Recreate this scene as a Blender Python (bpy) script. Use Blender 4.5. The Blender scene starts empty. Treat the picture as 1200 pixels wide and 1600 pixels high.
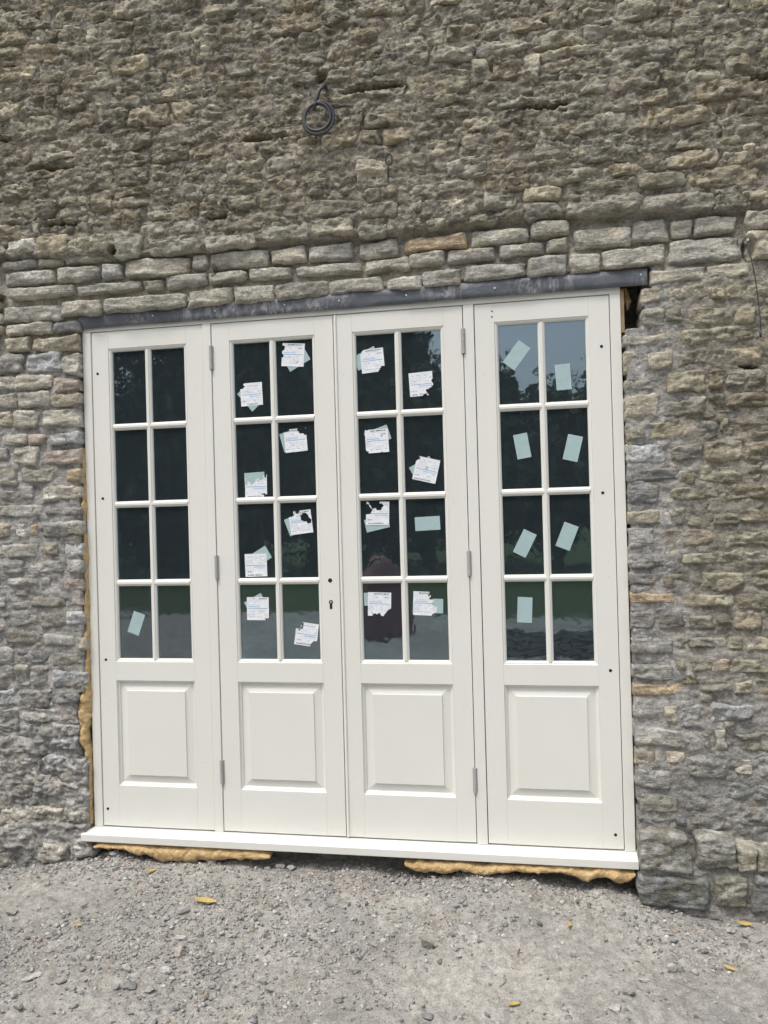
import bpy, math
import numpy as np
from mathutils import Matrix, Vector

# ------------------------------------------------------------------ camera, sky, sun, exposure
S = bpy.context.scene
COL = S.collection
CAM = np.array([1.78084, -2.96629, 1.25517])
FW = np.array([-0.17603143, 0.98437797, 0.00359901])
RT = np.array([0.98400979, 0.17606411, -0.02694758])
UP = np.array([0.02716026, 0.00120216, 0.99963037])
cd = bpy.data.cameras.new('camera'); co = bpy.data.objects.new('camera', cd); COL.objects.link(co)
co.matrix_world = Matrix(((RT[0], UP[0], -FW[0], CAM[0]), (RT[1], UP[1], -FW[1], CAM[1]), (RT[2], UP[2], -FW[2], CAM[2]), (0, 0, 0, 1)))
cd.sensor_fit = 'VERTICAL'; cd.sensor_height = 36; cd.sensor_width = 27; cd.lens = 1220 / 1600 * 36
cd.clip_start = 0.05; cd.clip_end = 500
S.camera = co

SUN_EL, SUN_AZ = math.radians(63), math.radians(-30)   # azimuth measured from -Y towards +X (light comes from that side)
w = bpy.data.worlds.new('World'); S.world = w; w.use_nodes = True
nt = w.node_tree; nt.nodes.clear()
sky = nt.nodes.new('ShaderNodeTexSky'); sky.sky_type = 'NISHITA'; sky.sun_disc = False
sky.sun_elevation = SUN_EL; sky.sun_rotation = math.pi - SUN_AZ
sky.air_density = 1.0; sky.dust_density = 4.0; sky.ozone_density = 1.0
hs = nt.nodes.new('ShaderNodeHueSaturation'); hs.inputs['Saturation'].default_value = 0.50
bg = nt.nodes.new('ShaderNodeBackground'); bg.inputs[1].default_value = 0.15
wo = nt.nodes.new('ShaderNodeOutputWorld')
nt.links.new(sky.outputs[0], hs.inputs['Color']); nt.links.new(hs.outputs[0], bg.inputs[0]); nt.links.new(bg.outputs[0], wo.inputs[0])
sl = bpy.data.lights.new('sun', 'SUN'); sl.energy = 1.5; sl.angle = math.radians(13); sl.color = (1.0, 0.95, 0.87)
so = bpy.data.objects.new('sun', sl); COL.objects.link(so)
sd = Vector((math.sin(SUN_AZ) * math.cos(SUN_EL), -math.cos(SUN_AZ) * math.cos(SUN_EL), math.sin(SUN_EL)))
so.rotation_euler = sd.to_track_quat('Z', 'Y').to_euler(); so.location = (0, -8, 12)
S.view_settings.view_transform = 'Standard'; S.view_settings.look = 'None'
S.view_settings.exposure = 0.27; S.view_settings.gamma = 1.0; S.view_settings.use_curve_mapping = False
S.render.engine = 'CYCLES'

# ------------------------------------------------------------------ helpers
RNG = np.random.RandomState(7)
PI = math.pi

def px(u, v, y=0.0):
    """wall-plane position (x, z) at depth y of a measured point of the survey photograph"""
    d = RT * ((u - 600) / 1220) - UP * ((v - 800) / 1220) + FW
    s = (y - CAM[1]) / d[1]
    p = CAM + s * d
    return p[0], p[2]

def gpt(u, v, z=-0.14):
    d = RT * ((u - 600) / 1220) - UP * ((v - 800) / 1220) + FW
    s = (z - CAM[2]) / d[2]
    p = CAM + s * d
    return p[0], p[1]

def _hash(ix, iy, iz, seed):
    h = (ix.astype(np.int64) * 374761393 + iy.astype(np.int64) * 668265263 + iz.astype(np.int64) * 2147483647 + seed * 1274126177) & 0xffffffff
    h = ((h ^ (h >> 13)) * 1274126177) & 0xffffffff
    h = ((h ^ (h >> 16)) * 2246822519) & 0xffffffff
    h = h ^ (h >> 15)
    return (h & 0xffff) / 32767.5 - 1.0

def noise(x, y, z, seed=0):
    """value noise about -1..1 with quintic fade"""
    if np.ndim(z) == 0:      # plane noise: the third value only picks the pattern
        x, y = np.broadcast_arrays(np.asarray(x, float), np.asarray(y, float)); seed = int(seed + 1009 * round(float(z) * 10))
        ix, iy = np.floor(x), np.floor(y); fx, fy = x - ix, y - iy
        fx = fx * fx * fx * (fx * (fx * 6 - 15) + 10); fy = fy * fy * fy * (fy * (fy * 6 - 15) + 10)
        o = np.zeros(1); h = lambda a, b: _hash(ix + a, iy + b, o, seed)
        return (h(0, 0) * (1 - fx) + h(1, 0) * fx) * (1 - fy) + (h(0, 1) * (1 - fx) + h(1, 1) * fx) * fy
    x, y, z = np.broadcast_arrays(np.asarray(x, float), np.asarray(y, float), np.asarray(z, float))
    ix, iy, iz = np.floor(x), np.floor(y), np.floor(z)
    fx, fy, fz = x - ix, y - iy, z - iz
    fx = fx * fx * fx * (fx * (fx * 6 - 15) + 10); fy = fy * fy * fy * (fy * (fy * 6 - 15) + 10); fz = fz * fz * fz * (fz * (fz * 6 - 15) + 10)
    r = 0
    for dx in (0, 1):
        wx = fx if dx else 1 - fx
        for dy in (0, 1):
            wy = fy if dy else 1 - fy
            for dz in (0, 1):
                wz = fz if dz else 1 - fz
                r = r + wx * wy * wz * _hash(ix + dx, iy + dy, iz + dz, seed)
    return r

def fbm(x, y, z, octv=4, seed=0, gain=0.5):
    r, a, f = 0, 1.0, 1.0
    for o in range(octv):
        r = r + a * noise(x * f, y * f, z * f, seed + o * 17); a *= gain; f *= 2.03
    return r

def fract(x, z, sx, sz, seed=0):
    """broken-rock relief: every cell is its own tilted facet with its own level, so facets meet in crisp steps"""
    gx_ = x / sx + 0.45 * noise(x / sx * 1.3, z / sz * 1.3, 0.2, seed + 1); gz_ = z / sz + 0.45 * noise(x / sx * 1.3, z / sz * 1.3, 0.7, seed + 2)
    ix, iz = np.floor(gx_), np.floor(gz_); best = np.full(gx_.shape, 9.0); val = np.zeros(gx_.shape); o = np.zeros(1)
    for di in (-1, 0, 1):
        for dj in (-1, 0, 1):
            a, b = ix + di, iz + dj
            h1, h2 = _hash(a, b, o, seed + 3), _hash(a, b, o + 1, seed + 3)
            dx, dz = gx_ - (a + 0.5 + 0.42 * h1), gz_ - (b + 0.5 + 0.42 * h2)
            d = dx * dx + dz * dz
            h3 = _hash(a, b, o + 2, seed + 3)
            v = h3 + 0.9 * h2 * dx + 0.9 * (h1 - 0.3) * dz
            m = d < best; best = np.where(m, d, best); val = np.where(m, v, val)
    return val

def mesh_np(name, V, F, col=None, extra=None, smooth=True):
    """V (n,3), F (m,k) index array or list; col (n,3 or 4) vertex colour"""
    me = bpy.data.meshes.new(name)
    if isinstance(F, np.ndarray):
        n, k = F.shape
        me.vertices.add(len(V)); me.vertices.foreach_set('co', np.asarray(V, np.float32).ravel())
        me.loops.add(n * k); me.loops.foreach_set('vertex_index', F.astype(np.int32).ravel())
        me.polygons.add(n); me.polygons.foreach_set('loop_start', np.arange(0, n * k, k, dtype=np.int32))
        me.update(calc_edges=True)
    else:
        me.from_pydata([tuple(map(float, v)) for v in V], [], F); me.update()
    if smooth: me.polygons.foreach_set('use_smooth', np.ones(len(me.polygons), bool))
    if col is not None:
        c = np.ones((len(V), 4), np.float32); c[:, :col.shape[1]] = col
        at = me.color_attributes.new('col', 'FLOAT_COLOR', 'POINT'); at.data.foreach_set('color', c.ravel())
    for k2, arr in (extra or {}).items():
        at = me.attributes.new(k2, 'FLOAT', 'POINT'); at.data.foreach_set('value', np.asarray(arr, np.float32))
    me.validate()
    return me

def link(name, me, mat=None, parent=None):
    o = bpy.data.objects.new(name, me); COL.objects.link(o)
    if mat is not None and me is not None and not me.materials: me.materials.append(mat)
    if parent is not None: o.parent = parent
    return o

def tag(o, label=None, cat=None, group=None, kind=None):
    if label: o['label'] = label
    if cat: o['category'] = cat
    if group: o['group'] = group
    if kind: o['kind'] = kind
    return o

def empty(name, loc=(0, 0, 0)):
    o = bpy.data.objects.new(name, None); COL.objects.link(o); o.location = loc; o.empty_display_size = 0.1
    return o

def local(o, parent):
    """parent keeps world placement when the parent empty sits off the origin"""
    o.parent = parent; o.location = (-parent.location.x, -parent.location.y, -parent.location.z); return o

def box_vf(x0, x1, y0, y1, z0, z1, bev=0.0):
    if bev <= 0:
        V = [(x0, y0, z0), (x1, y0, z0), (x1, y1, z0), (x0, y1, z0), (x0, y0, z1), (x1, y0, z1), (x1, y1, z1), (x0, y1, z1)]
        F = [(0, 3, 2, 1), (4, 5, 6, 7), (0, 1, 5, 4), (1, 2, 6, 5), (2, 3, 7, 6), (3, 0, 4, 7)]
        return V, F
    b = bev   # front (y0) edges eased
    V = [(x0 + b, y0, z0 + b), (x1 - b, y0, z0 + b), (x1 - b, y0, z1 - b), (x0 + b, y0, z1 - b),
         (x0, y0 + b, z0), (x1, y0 + b, z0), (x1, y0 + b, z1), (x0, y0 + b, z1),
         (x0, y1, z0), (x1, y1, z0), (x1, y1, z1), (x0, y1, z1)]
    F = [(0, 1, 2, 3), (4, 5, 1, 0), (5, 6, 2, 1), (6, 7, 3, 2), (7, 4, 0, 3),
         (8, 9, 5, 4), (9, 10, 6, 5), (10, 11, 7, 6), (11, 8, 4, 7), (11, 10, 9, 8)]
    return V, F

def box(name, x0, x1, y0, y1, z0, z1, mat, parent=None, bev=0.0):
    V, F = box_vf(x0, x1, y0, y1, z0, z1, bev)
    o = link(name, mesh_np(name, V, F, smooth=False), mat)
    if parent is not None: local(o, parent)
    return o

def ring(name, x0, x1, z0, z1, prof, mat, parent=None, cap=False):
    """mitred moulding: prof = [(inset, y)...]"""
    V, F = [], []
    for (i, y) in prof:
        V += [(x0 + i, y, z0 + i), (x1 - i, y, z0 + i), (x1 - i, y, z1 - i), (x0 + i, y, z1 - i)]
    for k in range(len(prof) - 1):
        for j in range(4):
            a, b = k * 4 + j, k * 4 + (j + 1) % 4
            F.append((a, b, b + 4, a + 4))
    if cap:
        k = (len(prof) - 1) * 4; F.append((k, k + 1, k + 2, k + 3))
    o = link(name, mesh_np(name, V, F, smooth=False), mat)
    if parent is not None: local(o, parent)
    return o

def tube_vf(pts, rad, n=10, cap=True):
    pts = np.asarray(pts, float); m = len(pts)
    rad = np.broadcast_to(np.asarray(rad, float), (m,))
    tan = np.gradient(pts, axis=0); tan /= np.linalg.norm(tan, axis=1)[:, None] + 1e-12
    ref = np.array([0.3, 1.0, 0.2]) if abs(tan[0] @ np.array([0, 1, 0])) < 0.9 else np.array([1.0, 0, 0.1])
    V = []
    nprev = np.cross(tan[0], ref); nprev /= np.linalg.norm(nprev)
    for i in range(m):
        nn = nprev - tan[i] * (nprev @ tan[i]); nn /= np.linalg.norm(nn); nprev = nn
        bb = np.cross(tan[i], nn)
        for k in range(n):
            a = 2 * PI * k / n
            V.append(pts[i] + rad[i] * (math.cos(a) * nn + math.sin(a) * bb))
    F = []
    for i in range(m - 1):
        for k in range(n):
            F.append((i * n + k, i * n + (k + 1) % n, (i + 1) * n + (k + 1) % n, (i + 1) * n + k))
    if cap:
        F.append(tuple(range(n))[::-1]); F.append(tuple((m - 1) * n + k for k in range(n)))
    return V, F

def tube(name, pts, rad, mat, parent=None, n=10):
    V, F = tube_vf(pts, rad, n)
    o = link(name, mesh_np(name, V, F), mat)
    if parent is not None: local(o, parent)
    return o

def disc_y(name, x, z, y0, r, mat, parent=None, y1=None, n=14):
    """short cylinder along y"""
    y1 = y0 + 0.002 if y1 is None else y1
    V = [(x + r * math.cos(2 * PI * k / n), y0, z + r * math.sin(2 * PI * k / n)) for k in range(n)]
    V += [(x + r * math.cos(2 * PI * k / n), y1, z + r * math.sin(2 * PI * k / n)) for k in range(n)]
    F = [tuple(range(n)), tuple(range(2 * n - 1, n - 1, -1))] + [(k, k + n, (k + 1) % n + n, (k + 1) % n) for k in range(n)]
    o = link(name, mesh_np(name, V, F, smooth=False), mat)
    if parent is not None: local(o, parent)
    return o

# ------------------------------------------------------------------ materials
def new_mat(name):
    m = bpy.data.materials.new(name); m.use_nodes = True
    t = m.node_tree; b = t.nodes['Principled BSDF']
    return m, t, b

def nd(t, typ, **kw):
    n = t.nodes.new(typ)
    for k, v in kw.items():
        if k in n.inputs: n.inputs[k].default_value = v
        else: setattr(n, k, v)
    return n

def pos(t, scale=(1, 1, 1)):
    g = nd(t, 'ShaderNodeNewGeometry'); mp = nd(t, 'ShaderNodeMapping'); mp.inputs['Scale'].default_value = scale
    t.links.new(g.outputs['Position'], mp.inputs['Vector']); return mp.outputs[0]

def tnoise(t, vec, scale, detail=4, rough=0.55, dist=0.0):
    n = nd(t, 'ShaderNodeTexNoise'); n.inputs['Scale'].default_value = scale; n.inputs['Detail'].default_value = detail
    n.inputs['Roughness'].default_value = rough; n.inputs['Distortion'].default_value = dist
    t.links.new(vec, n.inputs['Vector']); return n.outputs['Fac']

def ramp(t, fac, stops):
    r = nd(t, 'ShaderNodeValToRGB'); e = r.color_ramp.elements
    while len(e) < len(stops): e.new(0.5)
    for i, (p, c) in enumerate(stops):
        e[i].position = p; e[i].color = (c, c, c, 1) if isinstance(c, (int, float)) else (*c, 1)
    t.links.new(fac, r.inputs[0]); return r.outputs[0]

def mixc(t, fac, a, b, mode='MIX'):
    m = nd(t, 'ShaderNodeMix'); m.data_type = 'RGBA'; m.blend_type = mode
    for sock, v in ((m.inputs['Factor'], fac), (m.inputs[6], a), (m.inputs[7], b)):
        if isinstance(v, (int, float)): sock.default_value = v
        elif isinstance(v, tuple): sock.default_value = (*v, 1) if len(v) == 3 else v
        else: t.links.new(v, sock)
    return m.outputs[2]

def math_(t, op, a, b=0.0):
    m = nd(t, 'ShaderNodeMath'); m.operation = op
    for s, v in ((m.inputs[0], a), (m.inputs[1], b)):
        if isinstance(v, (int, float)): s.default_value = v
        else: t.links.new(v, s)
    return m.outputs[0]

def bump(t, h, dist, strength=1.0, normal=None):
    b = nd(t, 'ShaderNodeBump'); b.inputs['Strength'].default_value = strength; b.inputs['Distance'].default_value = dist
    t.links.new(h, b.inputs['Height'])
    if normal is not None: t.links.new(normal, b.inputs['Normal'])
    return b.outputs[0]

def attr(t, name):
    a = nd(t, 'ShaderNodeAttribute'); a.attribute_name = name; return a

def make_stone_mat(name, mortar=False):
    m, t, b = new_mat(name)
    c = attr(t, 'col').outputs['Color']; wx = attr(t, 'weather').outputs['Fac']
    p = pos(t); pl = pos(t, (0.5, 1, 1.45) if not mortar else (0.85, 1, 1.1))
    n1 = tnoise(t, pl, 22, 4, 0.62, 0.6)
    n2 = tnoise(t, p, 95, 3, 0.65)
    n3 = tnoise(t, p, 7, 3, 0.5)
    v = math_(t, 'MULTIPLY', ramp(t, n1, [(0.28, 0.52), (0.5, 0.98), (0.72, 1.5)]), ramp(t, n2, [(0.3, 0.72), (0.5, 1.0), (0.72, 1.32)]))
    base = mixc(t, 1.0, c, v, 'MULTIPLY')
    # warm iron staining
    st = ramp(t, tnoise(t, p, 13, 3, 0.6, 0.4), [(0.55, 0.0), (0.72, 0.40)])
    base = mixc(t, st, base, mixc(t, 1.0, base, (1.25, 1.02, 0.70), 'MULTIPLY'))
    # weathered dark crust, lichen and pale chips on the old wall
    dk = math_(t, 'MULTIPLY', ramp(t, tnoise(t, p, 9, 4, 0.65, 0.5), [(0.42, 0.0), (0.66, 0.62)]), wx)
    base = mixc(t, dk, base, (0.10, 0.09, 0.075))
    l1 = ramp(t, tnoise(t, pl, 30, 4, 0.7, 0.8), [(0.50, 0.0), (0.60, 0.9)])
    base = mixc(t, math_(t, 'MULTIPLY', l1, math_(t, 'MULTIPLY', wx, 0.85)), base, (0.56, 0.53, 0.445))
    vo = nd(t, 'ShaderNodeTexVoronoi'); vo.inputs['Scale'].default_value = 16; t.links.new(p, vo.inputs['Vector'])
    sp = ramp(t, math_(t, 'ADD', vo.outputs['Distance'], math_(t, 'MULTIPLY', n2, 0.3)), [(0.22, 1.0), (0.27, 0.0)])
    spm = math_(t, 'MULTIPLY', sp, math_(t, 'MULTIPLY', ramp(t, n3, [(0.46, 0.0), (0.58, 0.9)]), math_(t, 'ADD', math_(t, 'MULTIPLY', wx, 0.85), 0.05)))
    base = mixc(t, spm, base, (0.58, 0.56, 0.50))
    ys = ramp(t, tnoise(t, p, 11, 4, 0.6, 1.0), [(0.60, 0.0), (0.72, 0.6)])
    base = mixc(t, math_(t, 'MULTIPLY', ys, wx), base, (0.32, 0.235, 0.11))
    # damp green film
    gr = attr(t, 'moss').outputs['Fac']
    base = mixc(t, math_(t, 'MULTIPLY', gr, ramp(t, tnoise(t, p, 18, 3, 0.65), [(0.38, 0.0), (0.62, 0.75)])), base, (0.085, 0.09, 0.045))
    t.links.new(base, b.inputs['Base Color'])
    b.inputs['Roughness'].default_value = 0.92; b.inputs['Specular IOR Level'].default_value = 0.25
    h = math_(t, 'ADD', math_(t, 'MULTIPLY', tnoise(t, pl, 40, 4, 0.68, 0.7), 1.0), math_(t, 'MULTIPLY', tnoise(t, p, 170, 2, 0.7), 0.45))
    wv = nd(t, 'ShaderNodeVectorMath'); wv.operation = 'ADD'
    wn = nd(t, 'ShaderNodeTexNoise'); wn.inputs['Scale'].default_value = 45; wn.inputs['Detail'].default_value = 1; t.links.new(p, wn.inputs['Vector'])
    ws = nd(t, 'ShaderNodeVectorMath'); ws.operation = 'SCALE'; ws.inputs['Scale'].default_value = 0.03; t.links.new(wn.outputs['Color'], ws.inputs[0])
    t.links.new(pos(t, (0.55, 1, 1.3)), wv.inputs[0]); t.links.new(ws.outputs[0], wv.inputs[1])
    v2 = nd(t, 'ShaderNodeTexVoronoi'); v2.inputs['Scale'].default_value = 85; t.links.new(wv.outputs[0], v2.inputs['Vector'])
    sc = nd(t, 'ShaderNodeSeparateColor'); t.links.new(v2.outputs['Color'], sc.inputs[0])
    h = math_(t, 'ADD', h, math_(t, 'MULTIPLY', sc.outputs[0], 0.30 if not mortar else 0.12))
    nb = bump(t, h, 0.0105 if not mortar else 0.009, 1.0)
    t.links.new(nb, b.inputs['Normal'])
    return m
M_STONE = make_stone_mat('stone_surface')
M_MORTAR = make_stone_mat('mortar_surface', True)

def paint_mat():
    m, t, b = new_mat('cream_paint')
    p = pos(t)
    n = tnoise(t, p, 2.2, 4, 0.6); n2 = tnoise(t, pos(t, (1, 1, 0.15)), 60, 3, 0.6)
    c = mixc(t, ramp(t, n, [(0.3, 0.0), (0.7, 1.0)]), (0.765, 0.765, 0.715), (0.80, 0.80, 0.755))
    d = ramp(t, tnoise(t, p, 26, 5, 0.7, 1.2), [(0.66, 0.0), (0.80, 0.30)])
    c = mixc(t, d, c, (0.52, 0.49, 0.42))
    sp = ramp(t, tnoise(t, p, 130, 2, 0.5), [(0.735, 0.0), (0.76, 0.45)])
    c = mixc(t, sp, c, (0.40, 0.37, 0.31))
    # grime in the bottom rails, splashed up from the yard
    t.links.new(c, b.inputs['Base Color']); b.inputs['Roughness'].default_value = 0.42
    t.links.new(bump(t, n2, 0.0006, 0.6), b.inputs['Normal'])
    return m
M_PAINT = paint_mat()

def simple(name, col, rough=0.6, metal=0.0, var=0.0, vs=20, bmp=0.0, bs=80):
    m, t, b = new_mat(name)
    b.inputs['Roughness'].default_value = rough; b.inputs['Metallic'].default_value = metal
    if var > 0:
        n = tnoise(t, pos(t), vs, 5, 0.6)
        t.links.new(mixc(t, 1.0, tuple(col), ramp(t, n, [(0.25, 1 - var), (0.75, 1 + var)]), 'MULTIPLY'), b.inputs['Base Color'])
    else: b.inputs['Base Color'].default_value = (*col, 1)
    if bmp > 0: t.links.new(bump(t, tnoise(t, pos(t), bs, 5, 0.65), bmp), b.inputs['Normal'])
    return m
M_HOLE = simple('hole_black', (0.012, 0.012, 0.012), 0.9)
M_STEEL = simple('hinge_steel', (0.40, 0.40, 0.39), 0.6, 0.0, 0.15, 90)
M_NAIL = simple('nail_head', (0.75, 0.75, 0.74), 0.3, 0.6)
M_CABLE = simple('cable_sheath', (0.05, 0.053, 0.058), 0.45, 0, 0.3, 60)
M_IRON = simple('old_iron', (0.06, 0.05, 0.045), 0.8, 0.2, 0.4, 70, 0.002)
M_TIMBER = simple('raw_timber', (0.30, 0.21, 0.12), 0.8, 0, 0.3, 30)
M_RUBBER = simple('pane_spacer', (0.03, 0.03, 0.032), 0.5)

def foam_mat():
    m, t, b = new_mat('expanding_foam_skin')
    n = tnoise(t, pos(t), 18, 5, 0.6, 0.6); n2 = tnoise(t, pos(t), 55, 5, 0.65)
    c = mixc(t, ramp(t, n, [(0.3, 0.0), (0.7, 1.0)]), (0.52, 0.35, 0.155), (0.74, 0.54, 0.28))
    c = mixc(t, ramp(t, n2, [(0.58, 0.0), (0.72, 0.5)]), c, (0.36, 0.28, 0.19))
    t.links.new(c, b.inputs['Base Color']); b.inputs['Roughness'].default_value = 0.7
    t.links.new(bump(t, math_(t, 'ADD', n2, tnoise(t, pos(t), 22, 4, 0.6, 0.8)), 0.014), b.inputs['Normal']); return m
M_FOAM = foam_mat()

def lead_mat():
    m, t, b = new_mat('lead_flashing')
    p = pos(t); n = tnoise(t, p, 9, 5, 0.6, 0.4)
    c = mixc(t, ramp(t, n, [(0.3, 0.0), (0.7, 1.0)]), (0.075, 0.083, 0.102), (0.125, 0.137, 0.165))
    s = ramp(t, tnoise(t, pos(t, (1, 1, 0.45)), 34, 6, 0.72, 1.5), [(0.48, 0.0), (0.57, 0.8)])
    s = math_(t, 'MULTIPLY', s, ramp(t, tnoise(t, p, 3.2, 2, 0.5), [(0.42, 0.0), (0.56, 1.0)]))
    c = mixc(t, s, c, (0.36, 0.36, 0.35))
    d = ramp(t, tnoise(t, p, 70, 4, 0.7), [(0.58, 0.0), (0.75, 0.4)])
    c = mixc(t, d, c, (0.20, 0.20, 0.20))
    t.links.new(c, b.inputs['Base Color']); b.inputs['Roughness'].default_value = 0.55; b.inputs['Metallic'].default_value = 0.0
    t.links.new(bump(t, tnoise(t, p, 16, 4, 0.6), 0.006), b.inputs['Normal']); return m
M_LEAD = lead_mat()

def glass_mat():
    m, t, b = new_mat('double_glazing')
    t.nodes.remove(b); out = t.nodes['Material Output']
    p = pos(t)
    fr = nd(t, 'ShaderNodeFresnel'); fr.inputs['IOR'].default_value = 2.6
    gl = nd(t, 'ShaderNodeBsdfGlossy'); gl.inputs['Roughness'].default_value = 0.015; gl.inputs['Color'].default_value = (0.80, 0.92, 1.0, 1)
    tr = nd(t, 'ShaderNodeBsdfTransparent'); tr.inputs['Color'].default_value = (0.62, 0.74, 0.76, 1)
    mx = nd(t, 'ShaderNodeMixShader'); t.links.new(fr.outputs[0], mx.inputs[0]); t.links.new(tr.outputs[0], mx.inputs[1]); t.links.new(gl.outputs[0], mx.inputs[2])
    # dust and dried smears, plus an even blue haze painted in to lighten the panes
    df = nd(t, 'ShaderNodeBsdfDiffuse'); df.inputs['Color'].default_value = (0.40, 0.53, 0.62, 1)
    sm = ramp(t, tnoise(t, pos(t, (1.6, 1, 0.5)), 14, 6, 0.7, 1.3), [(0.50, 0.048), (0.64, 0.062), (0.78, 0.12)])
    sp = ramp(t, tnoise(t, p, 120, 3, 0.6), [(0.69, 0.0), (0.76, 0.16)])
    dust = math_(t, 'ADD', sm, sp)
    m2 = nd(t, 'ShaderNodeMixShader'); t.links.new(dust, m2.inputs[0]); t.links.new(mx.outputs[0], m2.inputs[1]); t.links.new(df.outputs[0], m2.inputs[2])
    nb = bump(t, tnoise(t, p, 7, 3, 0.5), 0.0016, 0.5)
    t.links.new(nb, gl.inputs['Normal'])
    t.links.new(m2.outputs[0], out.inputs[0]); return m
M_GLASS = glass_mat()

def paper_mat():
    m, t, b = new_mat('printed_paper')
    c = attr(t, 'col').outputs['Color']; t.links.new(c, b.inputs['Base Color']); b.inputs['Roughness'].default_value = 0.6
    return m
M_PAPER = paper_mat()
M_PAD = simple('aqua_pad', (0.40, 0.535, 0.555), 0.35, 0, 0.07, 40, 0.0006, 200)

def ground_mat():
    m, t, b = new_mat('dusty_yard')
    p = pos(t); geo = nd(t, 'ShaderNodeNewGeometry'); sx = nd(t, 'ShaderNodeSeparateXYZ'); t.links.new(geo.outputs['Position'], sx.inputs[0])
    n1 = tnoise(t, p, 2.6, 4, 0.62, 0.5); n2 = tnoise(t, p, 34, 4, 0.7); n3 = tnoise(t, p, 160, 2, 0.7)
    c = mixc(t, ramp(t, n1, [(0.32, 0.0), (0.68, 1.0)]), (0.30, 0.292, 0.27), (0.435, 0.42, 0.385))
    c = mixc(t, 1.0, c, ramp(t, n2, [(0.28, 0.62), (0.5, 1.0), (0.75, 1.38)]), 'MULTIPLY')
    c = mixc(t, 1.0, c, ramp(t, n3, [(0.3, 0.8), (0.5, 1.0), (0.7, 1.22)]), 'MULTIPLY')
    c = mixc(t, ramp(t, tnoise(t, p, 5.5, 4, 0.6, 0.6), [(0.56, 0.0), (0.72, 0.42)]), c, (0.29, 0.235, 0.185))
    c = mixc(t, ramp(t, tnoise(t, p, 4.1, 5, 0.6, 0.3), [(0.55, 0.0), (0.70, 0.45)]), c, (0.26, 0.26, 0.26))
    # lawn beyond the yard
    yy = math_(t, 'ADD', sx.outputs['Y'], math_(t, 'MULTIPLY', n1, 2.0))
    g = ramp(t, math_(t, 'MULTIPLY', math_(t, 'ADD', yy, 6.6), -1.0), [(0.0, 0.0), (0.6, 1.0)])
    gcol = mixc(t, n2, (0.035, 0.06, 0.018), (0.075, 0.115, 0.035))
    c = mixc(t, g, c, gcol)
    t.links.new(c, b.inputs['Base Color']); b.inputs['Roughness'].default_value = 0.95; b.inputs['Specular IOR Level'].default_value = 0.2
    h = math_(t, 'ADD', tnoise(t, p, 45, 4, 0.7), math_(t, 'MULTIPLY', tnoise(t, p, 210, 2, 0.7), 0.4))
    t.links.new(bump(t, h, 0.011), b.inputs['Normal']); return m
M_GROUND = ground_mat()

def chip_mat():
    m, t, b = new_mat('stone_chips')
    c = attr(t, 'col').outputs['Color']; p = pos(t)
    c = mixc(t, 1.0, c, ramp(t, tnoise(t, p, 90, 5, 0.65), [(0.3, 0.7), (0.7, 1.25)]), 'MULTIPLY')
    t.links.new(c, b.inputs['Base Color']); b.inputs['Roughness'].default_value = 0.93
    t.links.new(bump(t, tnoise(t, p, 150, 6, 0.7), 0.004), b.inputs['Normal']); return m
M_CHIP = chip_mat()

def leaf_mat(name, a, bcol, sc=30):
    m, t, b = new_mat(name)
    t.links.new(mixc(t, tnoise(t, pos(t), sc, 3, 0.6), a, bcol), b.inputs['Base Color']); b.inputs['Roughness'].default_value = 0.6
    return m
M_YLEAF = leaf_mat('yellow_leaf', (0.40, 0.28, 0.08), (0.58, 0.46, 0.17), 70)
M_TREE = leaf_mat('tree_foliage', (0.03, 0.055, 0.015), (0.075, 0.11, 0.03), 1.5)
M_BARK = simple('bark', (0.10, 0.08, 0.06), 0.9, 0, 0.4, 8, 0.02, 20)
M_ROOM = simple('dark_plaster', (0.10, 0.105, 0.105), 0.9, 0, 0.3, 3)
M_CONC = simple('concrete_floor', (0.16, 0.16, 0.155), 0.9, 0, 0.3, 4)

# ------------------------------------------------------------------ ground sheet
def grow(a, b, step, lo, hi, k=1.28):
    c = list(np.arange(a, b + step / 2, step)); s = step; x = c[-1]
    while x < hi: s *= k; x += s; c.append(x)
    s = step; x = c[0]; l = []
    while x > lo: s *= k; x -= s; l.append(x)
    return np.array(l[::-1] + c)

def ground_z(x, y):
    base = np.interp(x, [-0.6, -0.3, 0.1, 0.45, 1.2, 2.0, 2.35, 2.8], [-0.185, -0.165, -0.122, -0.104, -0.112, -0.128, -0.180, -0.20])
    dist = np.clip(-y / 0.55, 0, 1); dist = dist * dist * (3 - 2 * dist)
    far = -0.165 + 0.0 * x
    z = base * (1 - dist) + far * dist
    fall = np.exp(-np.maximum(np.abs(x - 1.2) - 2.5, 0) * 0.4) * np.exp(-np.maximum(-y - 2.0, 0) * 0.3)
    z = z + 0.016 * fbm(x * 3.1, y * 3.1, 0, 3, 5) * fall
    z = z + 0.006 * fbm(x * 17, y * 17, 0.3, 4, 9) * fall
    r = 1 - np.abs(fbm(x * 42, y * 42, 1.3, 3, 21)); z = z + 0.0042 * r * fall
    z = z + 0.0028 * fbm(x * 95, y * 95, 2.0, 2, 31) * fall
    z = z + 0.012 * np.clip(noise(x * 9, y * 9, 4.0, 40), 0, 1) ** 2 * np.exp(y * 6) * fall
    return z

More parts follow.
